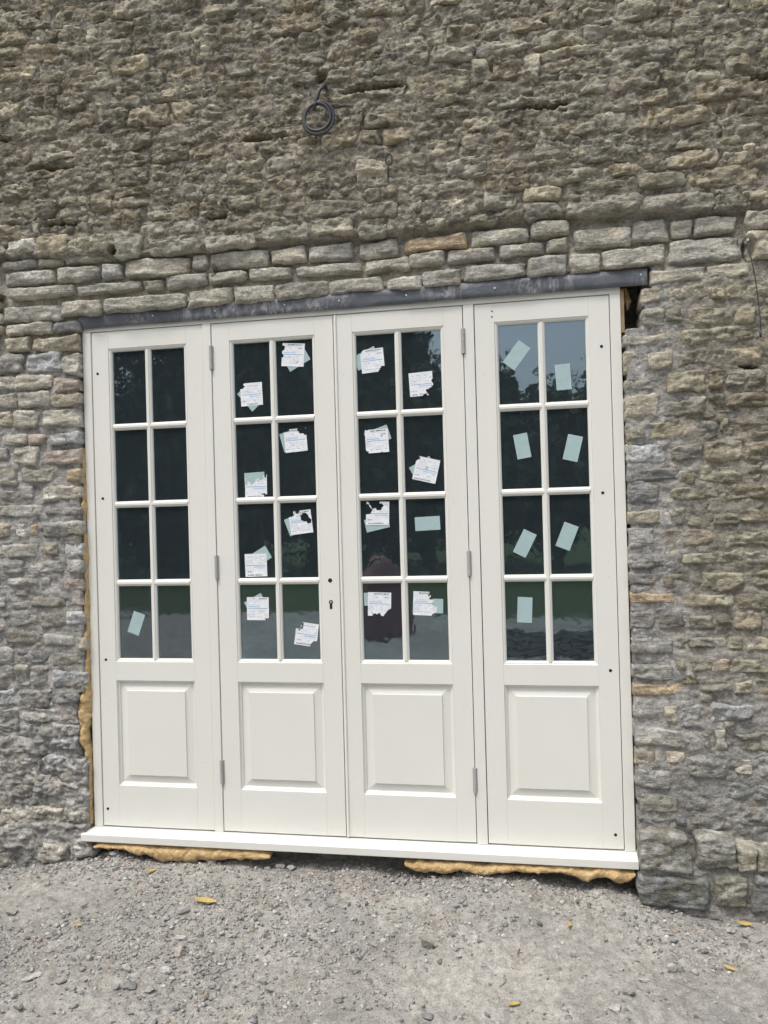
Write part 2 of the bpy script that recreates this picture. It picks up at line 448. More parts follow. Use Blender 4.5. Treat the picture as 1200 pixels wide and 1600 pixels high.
gx = grow(-0.55, 2.75, 0.0085, -70, 70); gy = grow(-1.12, 0.10, 0.0085, -70, 70)
GX, GY = np.meshgrid(gx, gy); GZ = ground_z(GX, np.minimum(GY, 0.05))
nx, ny = len(gx), len(gy)
I = np.arange(nx * ny).reshape(ny, nx)
F = np.stack([I[:-1, :-1], I[:-1, 1:], I[1:, 1:], I[1:, :-1]], -1).reshape(-1, 4)
go = link('ground', mesh_np('ground', np.stack([GX.ravel(), GY.ravel(), GZ.ravel()], 1), F), M_GROUND)
tag(go, kind='structure')

# ------------------------------------------------------------------ stone wall
PAL = dict(g=(0.315, 0.31, 0.29), b=(0.42, 0.385, 0.31), p=(0.43, 0.41, 0.355), o=(0.40, 0.322, 0.225), s=(0.215, 0.218, 0.22),
           l=(0.375, 0.385, 0.39), r=(0.40, 0.35, 0.305), w=(0.52, 0.51, 0.475), n=(0.265, 0.24, 0.195), k=(0.26, 0.25, 0.22), m=(0.315, 0.305, 0.26))
# stones surveyed one by one: left, right, top, bottom (survey pixels at mid stone), colour letter
A = [ # re-laid courses over the lintel: deep raked joints
 (4,94,476,502,'g'),(95,158,467,492,'b'),(160,289,461,485,'m'),(10,114,448,465,'p'),(118,220,440,459,'g'),(223,255,435,452,'k'),(256,321,427,447,'g'),
 (8,85,424,446,'g'),(86,156,416,440,'g'),(158,192,412,434,'l'),(193,294,402,430,'b'),(297,321,396,420,'g'),(1,57,407,420,'l'),(59,97,404,416,'b'),(102,177,397,411,'b'),
 (291,360,450,476,'b'),(362,426,445,472,'p'),(427,511,439,466,'m'),(512,596,432,457,'p'),(324,382,422,440,'p'),(387,452,416,434,'m'),(459,562,409,427,'p'),
 (570,638,402,422,'b'),(326,418,391,416,'m'),(422,475,384,410,'b'),(479,550,379,405,'g'),(557,622,371,399,'p'),(601,657,429,451,'p'),(660,720,417,445,'g'),
 (724,822,409,436,'g'),(825,885,398,430,'g'),(640,695,392,412,'p'),(699,775,385,407,'g'),(779,849,377,397,'g'),(855,889,369,390,'m'),(629,729,365,390,'o'),
 (733,825,355,380,'p'),(830,890,342,369,'p'),(894,986,352,387,'p'),(988,1044,342,378,'g'),(1047,1083,340,369,'g'),(1086,1153,335,364,'p'),(891,939,394,423,'p'),
 (943,1043,386,417,'p'),(1046,1159,369,408,'g'),(1106,1173,411,433,'b'),(1016,1101,417,441,'b')]
B = [ # old work just above
 (12,59,375,401,'w'),(60,106,370,399,'b'),(107,172,366,394,'m'),(176,222,365,402,'g'),(232,310,373,395,'g'),(217,258,350,372,'g'),(260,312,344,366,'g'),
 (637,745,281,301,'g'),(661,752,306,331,'p'),(755,808,297,325,'g'),(665,700,342,358,'p'),(732,783,332,347,'m'),(565,624,315,339,'g'),(642,660,315,330,'g'),
 (558,603,347,367,'g'),(605,660,338,360,'g'),(817,877,289,311,'b'),(820,877,315,339,'g'),(885,987,279,298,'m'),(885,1003,306,333,'g'),(999,1071,268,294,'m'),
 (1074,1185,258,291,'n'),(1008,1116,301,327,'g'),(1119,1155,300,322,'g'),(1157,1203,294,318,'b'),(1167,1215,324,354,'g'),(1173,1225,361,399,'p'),
 (318,400,365,388,'g'),(404,480,350,376,'g'),(484,553,340,366,'k'),(556,606,247,290,'p'),(610,665,240,275,'n'),(440,560,312,336,'k'),(318,436,330,360,'k')]
L = [ # jamb and wall beside the foam bead
 (6,80,505,522,'p'),(81,121,502,520,'s'),(8,45,529,550,'b'),(49,125,526,547,'b'),(-5,35,553,583,'g'),(40,93,549,582,'l'),(96,125,555,585,'p'),(-12,22,589,610,'p'),
 (23,82,586,610,'p'),(84,127,592,611,'r'),(-4,26,613,633,'p'),(27,78,613,637,'p'),(80,126,615,634,'b'),(-5,18,642,669,'b'),(21,57,639,667,'p'),(66,125,637,667,'p'),
 (2,40,679,697,'p'),(42,69,679,695,'r'),(77,125,675,694,'l'),(-8,14,700,724,'g'),(19,58,698,727,'p'),(68,127,702,725,'r'),(-4,25,730,758,'p'),(30,82,731,754,'m'),
 (102,128,731,752,'o'),(-4,20,764,782,'g'),(31,50,761,782,'g'),(61,129,760,782,'p'),(-8,65,790,809,'g'),(70,93,791,807,'g'),(97,128,792,806,'g'),(-6,15,817,842,'b'),
 (22,40,814,841,'g'),(48,58,816,836,'o'),(67,133,816,839,'g'),(-5,60,847,871,'g'),(68,92,846,867,'m'),(98,132,846,869,'l'),(4,39,877,897,'g'),(47,98,875,896,'g'),
 (104,131,875,896,'g'),(9,60,901,916,'g'),(63,80,902,917,'g'),(95,134,905,923,'r'),(-6,9,930,951,'w'),(15,45,938,952,'g'),(48,105,932,949,'k'),(110,131,933,947,'r'),
 (104,133,956,975,'w'),(15,58,957,980,'g'),(62,100,957,982,'k'),(64,117,990,1008,'g'),(121,134,993,1013,'b'),(8,58,986,1006,'k'),(80,129,1019,1038,'m'),(22,71,1016,1037,'s'),(-8,18,1010,1036,'g'),
 (80,135,1047,1074,'l'),(48,75,1044,1073,'g'),(22,46,1041,1075,'g'),(-5,20,1043,1070,'g'),(80,124,1083,1104,'s'),(28,76,1081,1105,'g'),(-8,24,1078,1104,'l'),
 (30,120,1108,1130,'g'),(-5,28,1110,1145,'g'),(62,126,1133,1150,'g'),(80,127,1153,1172,'l'),(0,75,1153,1178,'g'),(68,136,1180,1210,'l'),(-5,62,1183,1216,'g'),
 (48,132,1215,1250,'g'),(-5,45,1220,1256,'g'),(0,98,1260,1290,'p'),(100,138,1262,1286,'p'),(-5,58,1294,1325,'g'),(62,112,1316,1346,'p'),(114,142,1312,1338,'g'),(-8,30,1330,1362,'k')]
R = [ # wall on the other side
 (1003,1036,448,474,'b'),(1042,1068,446,472,'m'),(1070,1107,444,470,'m'),(1108,1133,446,468,'b'),(1135,1162,446,468,'b'),(1170,1208,442,468,'m'),(1003,1039,480,508,'m'),(1041,1068,478,504,'k'),
 (1070,1144,480,504,'m'),(1149,1185,478,502,'b'),(1188,1215,480,504,'m'),(971,1039,525,540,'p'),(1062,1188,514,538,'m'),(972,997,548,581,'b'),(1009,1052,548,576,'b'),
 (1056,1100,544,572,'k'),(1104,1192,544,566,'b'),(973,1018,590,609,'m'),(1040,1102,580,614,'m'),(1104,1132,576,608,'n'),(1134,1166,578,606,'g'),(1168,1197,576,606,'k'),
 (973,1028,618,653,'b'),(1034,1103,620,650,'g'),(1105,1132,612,640,'k'),(1134,1205,612,638,'n'),(1046,1160,643,655,'k'),(974,1010,663,687,'m'),(1019,1088,659,685,'b'),
 (1092,1120,657,684,'s'),(1122,1136,652,684,'m'),(1138,1205,656,682,'n'),(977,1040,694,722,'l'),(1046,1100,694,720,'s'),(1102,1160,690,718,'m'),(1162,1210,688,718,'n'),
 (978,1060,732,752,'s'),(1091,1160,728,752,'m'),(1165,1210,726,750,'m'),(980,1028,758,785,'s'),(1049,1124,760,783,'m'),(1126,1210,758,782,'n'),(979,1036,796,820,'b'),
 (1046,1072,792,822,'g'),(1073,1100,804,824,'m'),(1115,1152,798,820,'k'),(1153,1210,794,816,'n'),(979,1026,826,858,'g'),(1033,1118,827,856,'r'),(1134,1210,830,856,'m'),
 (981,1057,871,889,'g'),(1066,1162,862,883,'m'),(1164,1210,862,883,'g'),(982,1024,896,917,'g'),(1037,1079,897,919,'k'),(1095,1164,891,924,'m'),(1167,1210,893,919,'m'),
 (983,1055,927,943,'o'),(1074,1148,930,950,'m'),(1151,1210,927,954,'m'),(982,1020,956,986,'g'),(1027,1070,956,986,'s'),(1079,1116,958,983,'g'),(1120,1144,958,985,'k'),(1146,1195,960,985,'n'),
 (985,1053,996,1023,'g'),(1064,1137,996,1013,'g'),(1139,1163,998,1017,'m'),(1165,1210,999,1019,'p'),(987,1052,1038,1062,'g'),(1078,1114,1029,1050,'k'),(1118,1141,1030,1052,'r'),(1143,1210,1031,1054,'m'),
 (987,1074,1070,1090,'o'),(1095,1144,1062,1081,'g'),(1146,1179,1064,1087,'p'),(1183,1210,1060,1086,'m'),(988,1030,1099,1125,'g'),(1037,1058,1102,1128,'b'),(1066,1093,1103,1135,'l'),(1110,1181,1101,1127,'l'),
 (989,1085,1139,1164,'g'),(1087,1112,1143,1168,'m'),(1114,1135,1143,1173,'p'),(1137,1210,1145,1174,'m'),(992,1023,1172,1194,'b'),(1039,1069,1174,1196,'b'),(1077,1135,1183,1216,'g'),
 (1148,1179,1187,1212,'p'),(1182,1215,1183,1212,'g'),(994,1050,1202,1230,'g'),(997,1059,1241,1269,'m'),(1070,1102,1235,1266,'g'),(1104,1210,1223,1252,'l'),(998,1047,1278,1303,'s'),
 (1077,1133,1268,1297,'g'),(1137,1160,1258,1297,'m'),(1162,1210,1260,1293,'g')]
PL = [ # projecting footing course
 (995,1085,1307,1366,'g'),(1087,1152,1309,1359,'g'),(1154,1183,1326,1364,'p'),(1185,1222,1328,1366,'p'),(999,1112,1370,1420,'s'),(1119,1170,1372,1420,'m'),(1173,1222,1374,1428,'s')]
VOIDS = [(585,146,42,5),(850,175,36,4),(420,222,32,4),(8,227,16,3.5),(90,268,34,4),(1190,131,24,4),(507,130,8,8),(108,356,26,2.5),(338,424,3,8),(185,398,6,6),(1168,392,8,16),(345,345,14,3),(1165,575,14,2)]
VW = []
for (u, v, rx, ry) in VOIDS:
    a = px(u, v); b2 = px(u + rx, v); c2 = px(u, v - ry); VW.append((a[0], a[1], b2[0] - a[0], c2[1] - a[1]))

def carve(x, z):
    d = np.zeros_like(x)
    for (cx, cz, rx, rz) in VW:
        q = ((x - cx) / rx) ** 2 + ((z - cz - 0.006 * noise(x * 40, 0, 3.1, 3)) / rz) ** 2
        d = np.maximum(d, np.clip(1.6 - q, 0, 1))
    return d * 0.055

ZB = np.array([px(u, v) for u, v in [(-200, 412), (0, 406), (180, 408), (330, 392), (480, 378), (620, 366), (760, 352), (830, 340), (1050, 333), (1160, 330), (1400, 318)]])
def zoneB(x, z):      # 1 in the old upper wall
    zz = np.interp(x, ZB[:, 0], ZB[:, 1]); return np.clip((z - zz + 0.012) / 0.02, 0, 1)
def zoneA(x, z):      # 1 in the re-laid courses with raked joints
    lo = np.where(x < 0.0, 1.86, 2.06)
    top = 1 - zoneB(x, z); right = np.clip((2.60 - x) / 0.03, 0, 1)
    lower = np.clip((z - lo) / 0.12, 0, 1) if True else 0
    return top * right * lower
def sheet(x, z):      # slow bulging of the whole wall face
    return 0.010 * fbm(x * 1.7, z * 1.7, 7.7, 2, 77)

def stone_mesh(cx, cz, w_, h_, colr, seed, yface, edge, rough=1.0, weather=0.0, moss=0.0, res=0.0060, tilt=0.0, skirt=0.07, squircle=5.0, wob=1.0, rho0=0.010, chip=1.0):
    rs = np.random.RandomState(seed)
    nu = int(np.clip(w_ / res, 8, 56)); nv = int(np.clip(h_ / res, 6, 30))
    def lin(n):
        a = np.linspace(-1, 1, n + 1); a = np.sign(a) * (1 - (1 - np.abs(a)) ** 1.12); return np.concatenate([[-1], a, [1]])
    U, Vv = np.meshgrid(lin(nu), lin(nv))
    sk = np.zeros_like(U, bool); sk[0, :] = sk[-1, :] = True; sk[:, 0] = sk[:, -1] = True
    r = np.maximum(np.abs(U), np.abs(Vv)); pe = squircle
    den = (np.abs(U) ** pe + np.abs(Vv) ** pe) ** (1 / pe) + 1e-9
    s = r / den
    a_, b_ = U * s, Vv * s
    # uneven quadrilateral
    cs = rs.uniform(-1, 1, (4, 2)) * np.array([0.10, 0.13]) * wob
    k00, k10, k11, k01 = (1 - a_) * (1 - b_) / 4, (1 + a_) * (1 - b_) / 4, (1 + a_) * (1 + b_) / 4, (1 - a_) * (1 + b_) / 4
    dx = (k00 * cs[0, 0] + k10 * cs[1, 0] + k11 * cs[2, 0] + k01 * cs[3, 0]) * h_
    dz = (k00 * cs[0, 1] + k10 * cs[1, 1] + k11 * cs[2, 1] + k01 * cs[3, 1]) * h_
    X = a_ * w_ / 2 + dx; Z = b_ * h_ / 2 + dz
    ct, stt = math.cos(tilt), math.sin(tilt); X, Z = X * ct - Z * stt, X * stt + Z * ct
    X = X + cx; Z = Z + cz
    q = seed * 0.37
    ex = np.clip(r, 0, 1) ** 2
    X = X + ex * wob * (0.0075 * fbm(X * 21, Z * 21, q, 3, 1)); Z = Z + ex * wob * (0.0065 * fbm(X * 19, Z * 27, q + 5, 3, 2))
    if cz < 2.03 and cz > -0.02:      # dressed square against the frame
        if cx > 2.1: X = np.maximum(X, 2.1525 + 0.003 * noise(Z * 60, 0 * Z, 0.3, seed))
        elif cx < 0.1:
            bite = np.clip((Z - 0.27) / 0.02, 0, 1) * np.clip((0.565 - Z) / 0.012, 0, 1)
            X = np.minimum(X, -0.003 - 0.003 * noise(Z * 60, 0 * Z, 0.3, seed) - bite * (0.043 + 0.012 * noise(Z * 24, 0 * Z, 0.6, 8)))
    # chiselled face: lowest of a few tilted planes
    xl, zl = (X - cx), (Z - cz)
    face = np.full_like(X, 1.0)
    npl = rs.randint(6, 11)
    for k in range(npl):
        ax, az = rs.uniform(-0.30, 0.30), rs.uniform(-0.42, 0.42)
        pxk, pzk = rs.uniform(-0.5, 0.5) * w_, rs.uniform(-0.5, 0.5) * h_
        face = np.minimum(face, rs.uniform(0.0, 0.008) + ax * (xl - pxk) + az * (zl - pzk))
    face = np.maximum(face, -0.028)
    face = face - np.percentile(face, 60)
    d = (1 - r) * min(w_, h_) / 2
    rho = min(rho0, 0.32 * h_) * rs.uniform(0.8, 1.25)
    prof = np.sqrt(np.clip(1 - (1 - np.clip(d / rho, 0, 1)) ** 2, 0, 1))
    nz = 0.0048 * fbm(X * 15, Z * 24, q, 3, 11) + 0.0036 * (1 - 2 * np.abs(noise(X * 32, Z * 62, q, 12))) + 0.0026 * fbm(X * 60, Z * 105, q, 2, 13)
    fr_ = 0.0042 * fract(X, Z, 0.060, 0.024, seed) + 0.0024 * fract(X, Z, 0.024, 0.011, seed + 50)
    hgt = edge * (prof - 1) + rough * (0.45 * face * np.clip(d / 0.008, 0.25, 1) + 0.55 * nz + chip * fr_ * np.clip(d / 0.006, 0.35, 1))
    Y = yface + sheet(X, Z) - hgt + carve(X, Z)
    Y = np.where(sk, skirt, Y)
    tone = (1 + 0.16 * fbm(X * 9, Z * 14, q + 2, 3, 15))[..., None] * np.array(colr)
    Nn = U.size; nvr, nur = U.shape
    idx = np.arange(Nn).reshape(nvr, nur)
    Fq = np.stack([idx[:-1, :-1], idx[:-1, 1:], idx[1:, 1:], idx[1:, :-1]], -1).reshape(-1, 4)
    V = np.stack([X.ravel(), Y.ravel(), Z.ravel()], 1)
    return V, Fq, tone.reshape(-1, 3), np.full(Nn, weather), np.broadcast_to(moss, (Nn,)) * np.ones(Nn)

STONES = []   # cx, cz, w, h, letter, zone, in_frame
def add_px(lst, zone):
    for (u0, u1, v0, v1, c) in lst:
        um, vm = (u0 + u1) / 2, (v0 + v1) / 2
        yr = {'A': -0.03, 'B': -0.045, 'P': -0.10}.get(zone, -0.03)
        a = px(u0, vm, yr); b2 = px(u1, vm, yr); t_ = px(um, v0, yr); bt = px(um, v1, yr); c0 = px(um, vm, yr)
        STONES.append([c0[0], c0[1], b2[0] - a[0], t_[1] - bt[1], c, zone, True])
add_px(A, 'A'); add_px(B, 'B'); add_px(L, 'L'); add_px(R, 'R'); add_px(PL, 'P')
TR = [tuple(s[:4]) for s in STONES]

def overlap(cx, cz, w_, h_):
    o = 0
    for (x, z, ww, hh) in TR:
        ox = min(cx + w_ / 2, x + ww / 2) - max(cx - w_ / 2, x - ww / 2); oz = min(cz + h_ / 2, z + hh / 2) - max(cz - h_ / 2, z - hh / 2)
        if ox > 0 and oz > 0: o += ox * oz
    return o / (w_ * h_)

def proj(x, y, z):
    q = np.array([x, y, z]) - CAM
    dpt = q @ FW
    return (q @ RT) / dpt * 1220 + 600, 800 - (q @ UP) / dpt * 1220

rs = np.random.RandomState(23)
def fill(x0, x1, z0, z1, zone, letters, hmin, hmax):
    z = z0
    while z < z1:
        h = rs.uniform(hmin, hmax); x = x0 - rs.uniform(0, 0.2)
        while x < x1:
            ww = h * rs.choice([0.8, 1.2, 1.6, 2.0, 2.6, 3.4], p=[.14, .22, .24, .2, .13, .07]) * rs.uniform(0.85, 1.2)
            ww = min(ww, 0.30)
            cx, cz = x + ww / 2, z + h / 2 + 0.012 * math.sin(x * 3.1 + z * 5)
            gap = rs.uniform(0.004, 0.014)
            parts = [(cx, cz, ww, h)]
            if h > 0.075 and rs.rand() < 0.22:
                k = rs.uniform(0.4, 0.6); parts = [(cx, cz + h * (1 - k) / 2, ww, h * k), (cx, cz - h * k / 2, ww, h * (1 - k))]
            for (a, b2, c2, d2) in parts:
                c3, d3 = c2 - gap, d2 - gap * 0.8
                if overlap(a, b2, c3, d3) < 0.12:
                    u, v = proj(a, -0.03, b2)
                    vis = -40 < u < 1240 and -30 < v < 1640
                    STONES.append([a, b2, c3, d3, letters[rs.randint(len(letters))], zone, vis])
            x += ww
        z += h
fill(-1.25, 3.45, 2.16, 4.15, 'B', 'nnnkkkmmmggbpnk', 0.052, 0.098)
fill(-1.25, -0.47, -0.2, 2.16, 'L', 'gggpmk', 0.06, 0.095)
fill(2.64, 3.45, -0.1, 2.16, 'R', 'mmkngb', 0.06, 0.095)

TR = [tuple(q[:4]) for q in STONES]
def pack(x0, x1, z0, z1, zone, letters, n, hmin, hmax):      # small pinning stones in the wide joints
    for _ in range(n):
        h = rs.uniform(hmin, hmax); w2 = h * rs.uniform(0.9, 2.6); a, b2 = rs.uniform(x0, x1), rs.uniform(z0, z1)
        if zone == 'R' and a < 2.26 and b2 > 1.86: continue      # keep the gap at the lintel end open
        if overlap(a, b2, w2 + 0.008, h + 0.006) < 0.02:
            STONES.append([a, b2, w2, h, letters[rs.randint(len(letters))], zone, True]); TR.append((a, b2, w2, h))
NTR = 0
pack(2.19, 2.62, -0.02, 2.02, 'R', 'mkgns', 1500, 0.022, 0.05); pack(-0.42, -0.03, 0.0, 1.95, 'L', 'gkmg', 900, 0.02, 0.045)
pack(-0.45, 2.62, 2.36, 3.45, 'B', 'nkmgn', 900, 0.025, 0.05)

wall = empty('stone_wall', (1.07, 0.0, -0.15))
tag(wall, 'weathered grey brown rubble stone wall with mortar joints around the cream door set', 'wall')

order = sorted([i for i, s in enumerate(STONES) if s[6]], key=lambda i: -STONES[i][2] * STONES[i][3])
single = set(order[:300])
JV, JF, JC, JW, JM, off = [], [], [], [], [], 0
for i, (cx, cz, w_, h_, c, zone, vis) in enumerate(STONES):
    r_ = np.random.RandomState(1000 + i)
    col = np.minimum(np.array(PAL[c]) * (r_.uniform(1.08, 1.42) if zone != 'B' else r_.uniform(0.92, 1.5)), 0.62)
    if zone == 'A' and c != 'o': col = 0.5 * col + 0.5 * np.array([0.445, 0.43, 0.375])
    if zone == 'B': col = col * (np.array([0.97, 0.925, 0.83]) if i >= len(A) + len(B) else np.array([1.0, 0.97, 0.88]))
    kw = dict(tilt=r_.uniform(-0.03, 0.03))
    if zone == 'R' and cz > 0.6 and cx > 2.28: col = col * np.array([0.86, 0.83, 0.745])
    elif zone == 'R': col = col * 0.92
    if zone == 'A':
        yf, ed = -0.030 + r_.uniform(-0.005, 0.005), 0.020
        kw.update(rough=0.75, weather=0.10, squircle=r_.uniform(7, 13), wob=0.75, rho0=0.011, chip=0.8)
    elif zone == 'B':
        yf, ed = -0.048 + r_.uniform(-0.007, 0.006), 0.012
        kw.update(rough=1.2, weather=0.85, squircle=r_.uniform(5, 10), wob=1.35, rho0=0.007, chip=1.45)
        if i < len(A) + len(B): kw.update(weather=0.40, rough=1.1, chip=1.1, wob=1.0)
    elif zone == 'L':
        low = float(np.clip((0.75 - cz) / 0.4, 0, 1))
        yf, ed = -0.031 + r_.uniform(-0.004, 0.004), 0.014 - 0.004 * low
        kw.update(rough=0.85 + 0.45 * low, squircle=r_.uniform(6, 11), wob=1 + 0.4 * low, weather=0.05, rho0=0.010 - 0.003 * low, chip=0.9 + 0.7 * low)
        if cz < -0.0: yf -= 0.02
    elif zone == 'R':
        far = float(np.clip((cx - 2.3) / 0.12, 0, 1))
        yf, ed = -0.029 + r_.uniform(-0.004, 0.003), 0.010
        kw.update(rough=0.85 + 0.25 * far, weather=0.04 + 0.34 * far * float(np.clip(cz / 0.8, 0.1, 1)), squircle=r_.uniform(7, 12), wob=1.0, rho0=0.007, chip=0.9 + 0.5 * far,
                  moss=0.7 * far * float(np.clip((0.6 - cz) / 0.5, 0, 1)))
    else:
        yf, ed = (-0.100 if cz > -0.11 else -0.088), 0.022
        kw.update(rough=0.85, moss=0.85, squircle=12, rho0=0.014, chip=1.15, wob=0.8)
    V, Fq, tone, we, mo = stone_mesh(cx, cz, w_, h_, col, 1000 + i, yf, ed, res=0.0060 if vis else 0.014, **kw)
    if i in single:
        V = V - np.array(wall.location)
        o = link('stone', mesh_np('stone', V, Fq, tone, dict(weather=we, moss=mo)), M_STONE, wall)
    else:
        JV.append(V); JF.append(Fq + off); JC.append(tone); JW.append(we); JM.append(mo); off += len(V)
o = link('rubble', mesh_np('rubble', np.concatenate(JV) - np.array(wall.location), np.concatenate(JF), np.concatenate(JC), dict(weather=np.concatenate(JW), moss=np.concatenate(JM))), M_STONE, wall)
tag(o, kind='stuff')

# mortar bed: one rough sheet with the door opening left out
mx = np.concatenate([np.arange(-1.3, -0.52, 0.02), np.arange(-0.52, 2.72, 0.0072), np.arange(2.72, 3.5, 0.02)])
mz = np.concatenate([np.arange(-0.32, 3.6, 0.0072), np.arange(3.6, 4.2, 0.02)])
X, Z = np.meshgrid(mx, mz)
OPX0, OPX1, OPZ1 = -0.009, 2.158, 2.135
inside = (X > OPX0) & (X < OPX1 - 0.003 + 0.006 * noise(Z * 11, 0 * Z, 0.4, 6)) & (Z < OPZ1) & (Z > -0.5)
inside |= (X > -0.046 + 0.012 * noise(Z * 22, 0 * Z, 0.8, 8)) & (X < 0.05) & (Z > 0.285) & (Z < 0.555)      # bite in the jamb filled with foam
inside |= (X > 2.14) & (X < 2.252) & (Z > 2.045) & (Z < 2.128)
inside |= (X > 2.14) & (X < 2.226 + 0.012 * noise(Z * 30, 0, 0, 5)) & (Z > 1.905) & (Z < 2.062)
zb, za = zoneB(X, Z), zoneA(X, Z)
leftup = np.clip((Z - 1.15) / 0.5, 0, 1) * (X < 0.05)
lvl = -0.0225 * np.ones_like(X)                       # flush smeared pointing
lvl = lvl + 0.008 * leftup
lvl = lvl * (1 - za) + 0.001 * za
lvl = lvl * (1 - zb) - 0.0412 * zb
foot = np.clip((0.03 - Z) / 0.035, 0, 1) * np.clip((X - 2.15) / 0.01, 0, 1)
lvl = lvl * (1 - foot) - 0.080 * foot
lvl = np.where((X < 0.02) & (Z < 0.02), -0.038, lvl)
amp = 0.0068 * (1 - zb) + 0.0088 * zb; amp = amp * (1 - za) + 0.004 * za
lowl = np.clip((0.6 - Z) / 0.3, 0, 1) * (X < 0.05); amp = amp + 0.004 * lowl
frv = fract(X, Z, 0.060, 0.022, 400) + 0.55 * fract(X, Z, 0.022, 0.010, 450)
nzv = 0.55 * frv * np.clip(zb + lowl + 0.75 * (1 - za), 0, 1) + 0.7 * fbm(X * 11, Z * 17, 3.3, 4, 50) * 0.6 + 0.4 * (1 - 2 * np.abs(noise(X * 24, Z * 48, 1.1, 55))) + 0.30 * fbm(X * 70, Z * 110, 2.2, 2, 58)
Y = lvl + sheet(X, Z) - amp * nzv + carve(X, Z)
ii = np.arange(X.size).reshape(X.shape)
Y = np.where(inside, 0.085, Y)        # the sheet turns the corner into the reveal
keep = ~(inside[:-1, :-1] & inside[:-1, 1:] & inside[1:, 1:] & inside[1:, :-1])
Fq = np.stack([ii[:-1, :-1], ii[:-1, 1:], ii[1:, 1:], ii[1:, :-1]], -1)[keep]
cg = np.array([0.345, 0.338, 0.322]); cbm = np.array([0.232, 0.211, 0.172]); cA = np.array([0.37, 0.345, 0.30])
rr = (np.clip((X - 2.28) / 0.15, 0, 1) * np.clip((Z - 0.4) / 0.6, 0, 1))[..., None]
mc = cg * (1 - rr) + np.array([0.285, 0.265, 0.222]) * rr
mc = mc * (1 - za[..., None]) + cA * za[..., None]; mc = mc * (1 - zb[..., None]) + cbm * zb[..., None]
mc = mc * (1 + 0.14 * fbm(X * 6, Z * 6, 0, 3, 61))[..., None]
used = np.unique(Fq); remap = np.full(X.size, -1); remap[used] = np.arange(len(used))
V = np.stack([X.ravel(), Y.ravel(), Z.ravel()], 1)[used] - np.array(wall.location)
mo = (np.clip((0.5 - Z) / 0.4, 0, 1) * np.clip((X - 2.2) / 0.2, 0, 1) * 0.45).ravel()[used]
wxm = (zb * 0.75 + 0.25 * rr[..., 0] * (1 - zb)).ravel()[used]
link('mortar', mesh_np('mortar', V, remap[Fq], mc.reshape(-1, 3)[used], dict(weather=wxm, moss=mo)), M_MORTAR, wall)
# wall core behind the facing (gives the wall its thickness and the reveals their depth)
def core(x0, x1, z0, z1, y0=0.03):
    V, F = box_vf(x0, x1, y0, 0.42, z0, z1); V = np.array(V); n = len(V)
    o = link('wall_core', mesh_np('wall_core', V - np.array(wall.location), F, np.tile([0.24, 0.23, 0.21], (n, 1)), dict(weather=np.zeros(n), moss=np.zeros(n)), smooth=False), M_MORTAR, wall)
core(-1.3, OPX0 - 0.050, -0.4, 2.139); core(OPX1 + 0.075, 3.5, -0.4, 2.139); core(OPX1 + 0.012, OPX1 + 0.0745, -0.4, 1.90); core(-1.3, 3.5, 2.14, 4.2)
core(OPX0 - 0.011, OPX1 + 0.011, -0.4, -0.042, 0.06); core(OPX1 + 0.012, OPX1 + 0.0745, 1.901, 2.138, 0.16)

# ------------------------------------------------------------------ interior seen dimly through the glass
def room_box(name, *a, mat=M_ROOM):
    o = box(name, *a, mat); tag(o, kind='structure'); return o
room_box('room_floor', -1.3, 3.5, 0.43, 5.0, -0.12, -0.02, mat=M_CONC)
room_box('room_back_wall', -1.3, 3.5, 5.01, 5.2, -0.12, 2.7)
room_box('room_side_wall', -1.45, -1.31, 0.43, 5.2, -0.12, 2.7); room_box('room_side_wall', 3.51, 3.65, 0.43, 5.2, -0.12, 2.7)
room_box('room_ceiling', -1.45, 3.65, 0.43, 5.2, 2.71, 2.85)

# ------------------------------------------------------------------ door frame
fr = empty('door_frame', (1.075, 0.03, -0.03))
tag(fr, 'cream painted timber frame with two mullions and projecting sill, set in the stone wall', 'door frame')
FD = 0.095
box('jamb', 0.0, 0.037, 0, FD, 0.0, 2.0425, M_PAINT, fr, 0.0015); box('jamb', 2.112, 2.15, 0, FD, 0.0, 2.0425, M_PAINT, fr, 0.0015)
box('head', 0.0, 2.15, 0.0, FD, 2.043, 2.095, M_PAINT, fr, 0.0015)
box('mullion', 0.5265, 0.5615, 0, FD, 0.0, 2.0425, M_PAINT, fr, 0.0015); box('mullion', 1.5745, 1.6145, 0, FD, 0.0, 2.0425, M_PAINT, fr, 0.0015)
for (a, b2) in ((0.0375, 0.526), (0.562, 1.574), (1.615, 2.1115)):
    box('door_stop', a, b2, 0.062, 0.09, 2.015, 2.0425, M_PAINT, fr)
    box('door_stop', a, a + 0.015, 0.062, 0.09, 0.03, 2.0145, M_PAINT, fr); box('door_stop', b2 - 0.015, b2, 0.062, 0.09, 0.03, 2.0145, M_PAINT, fr)
    box('door_stop', a, b2, 0.062, 0.09, 0.0005, 0.0295, M_PAINT, fr)
def sill():
    x0, x1 = -0.030, 2.152
    pr = [(0.10, 0.0), (0.0, 0.0), (-0.052, -0.010), (-0.0545, -0.0125), (-0.0545, -0.0385), (-0.052, -0.041), (0.10, -0.041)]
    n = len(pr); V = [(x0, a, b2) for a, b2 in pr] + [(x1, a, b2) for a, b2 in pr]
    # horn is notched round the stonework behind the frame face
    for k in (0, 6): V[k] = (x0 + 0.028, V[k][1], V[k][2])
    V[1] = (x0 + 0.028, V[1][1], V[1][2])
    F = [tuple(range(n)), tuple(range(2 * n - 1, n - 1, -1))] + [(k, k + n, (k + 1) % n + n, (k + 1) % n) for k in range(n)]
    o = link('sill', mesh_np('sill', np.array(V) - np.array([0, 0, 0.0008]), F, smooth=False), M_PAINT); local(o, fr)
sill()

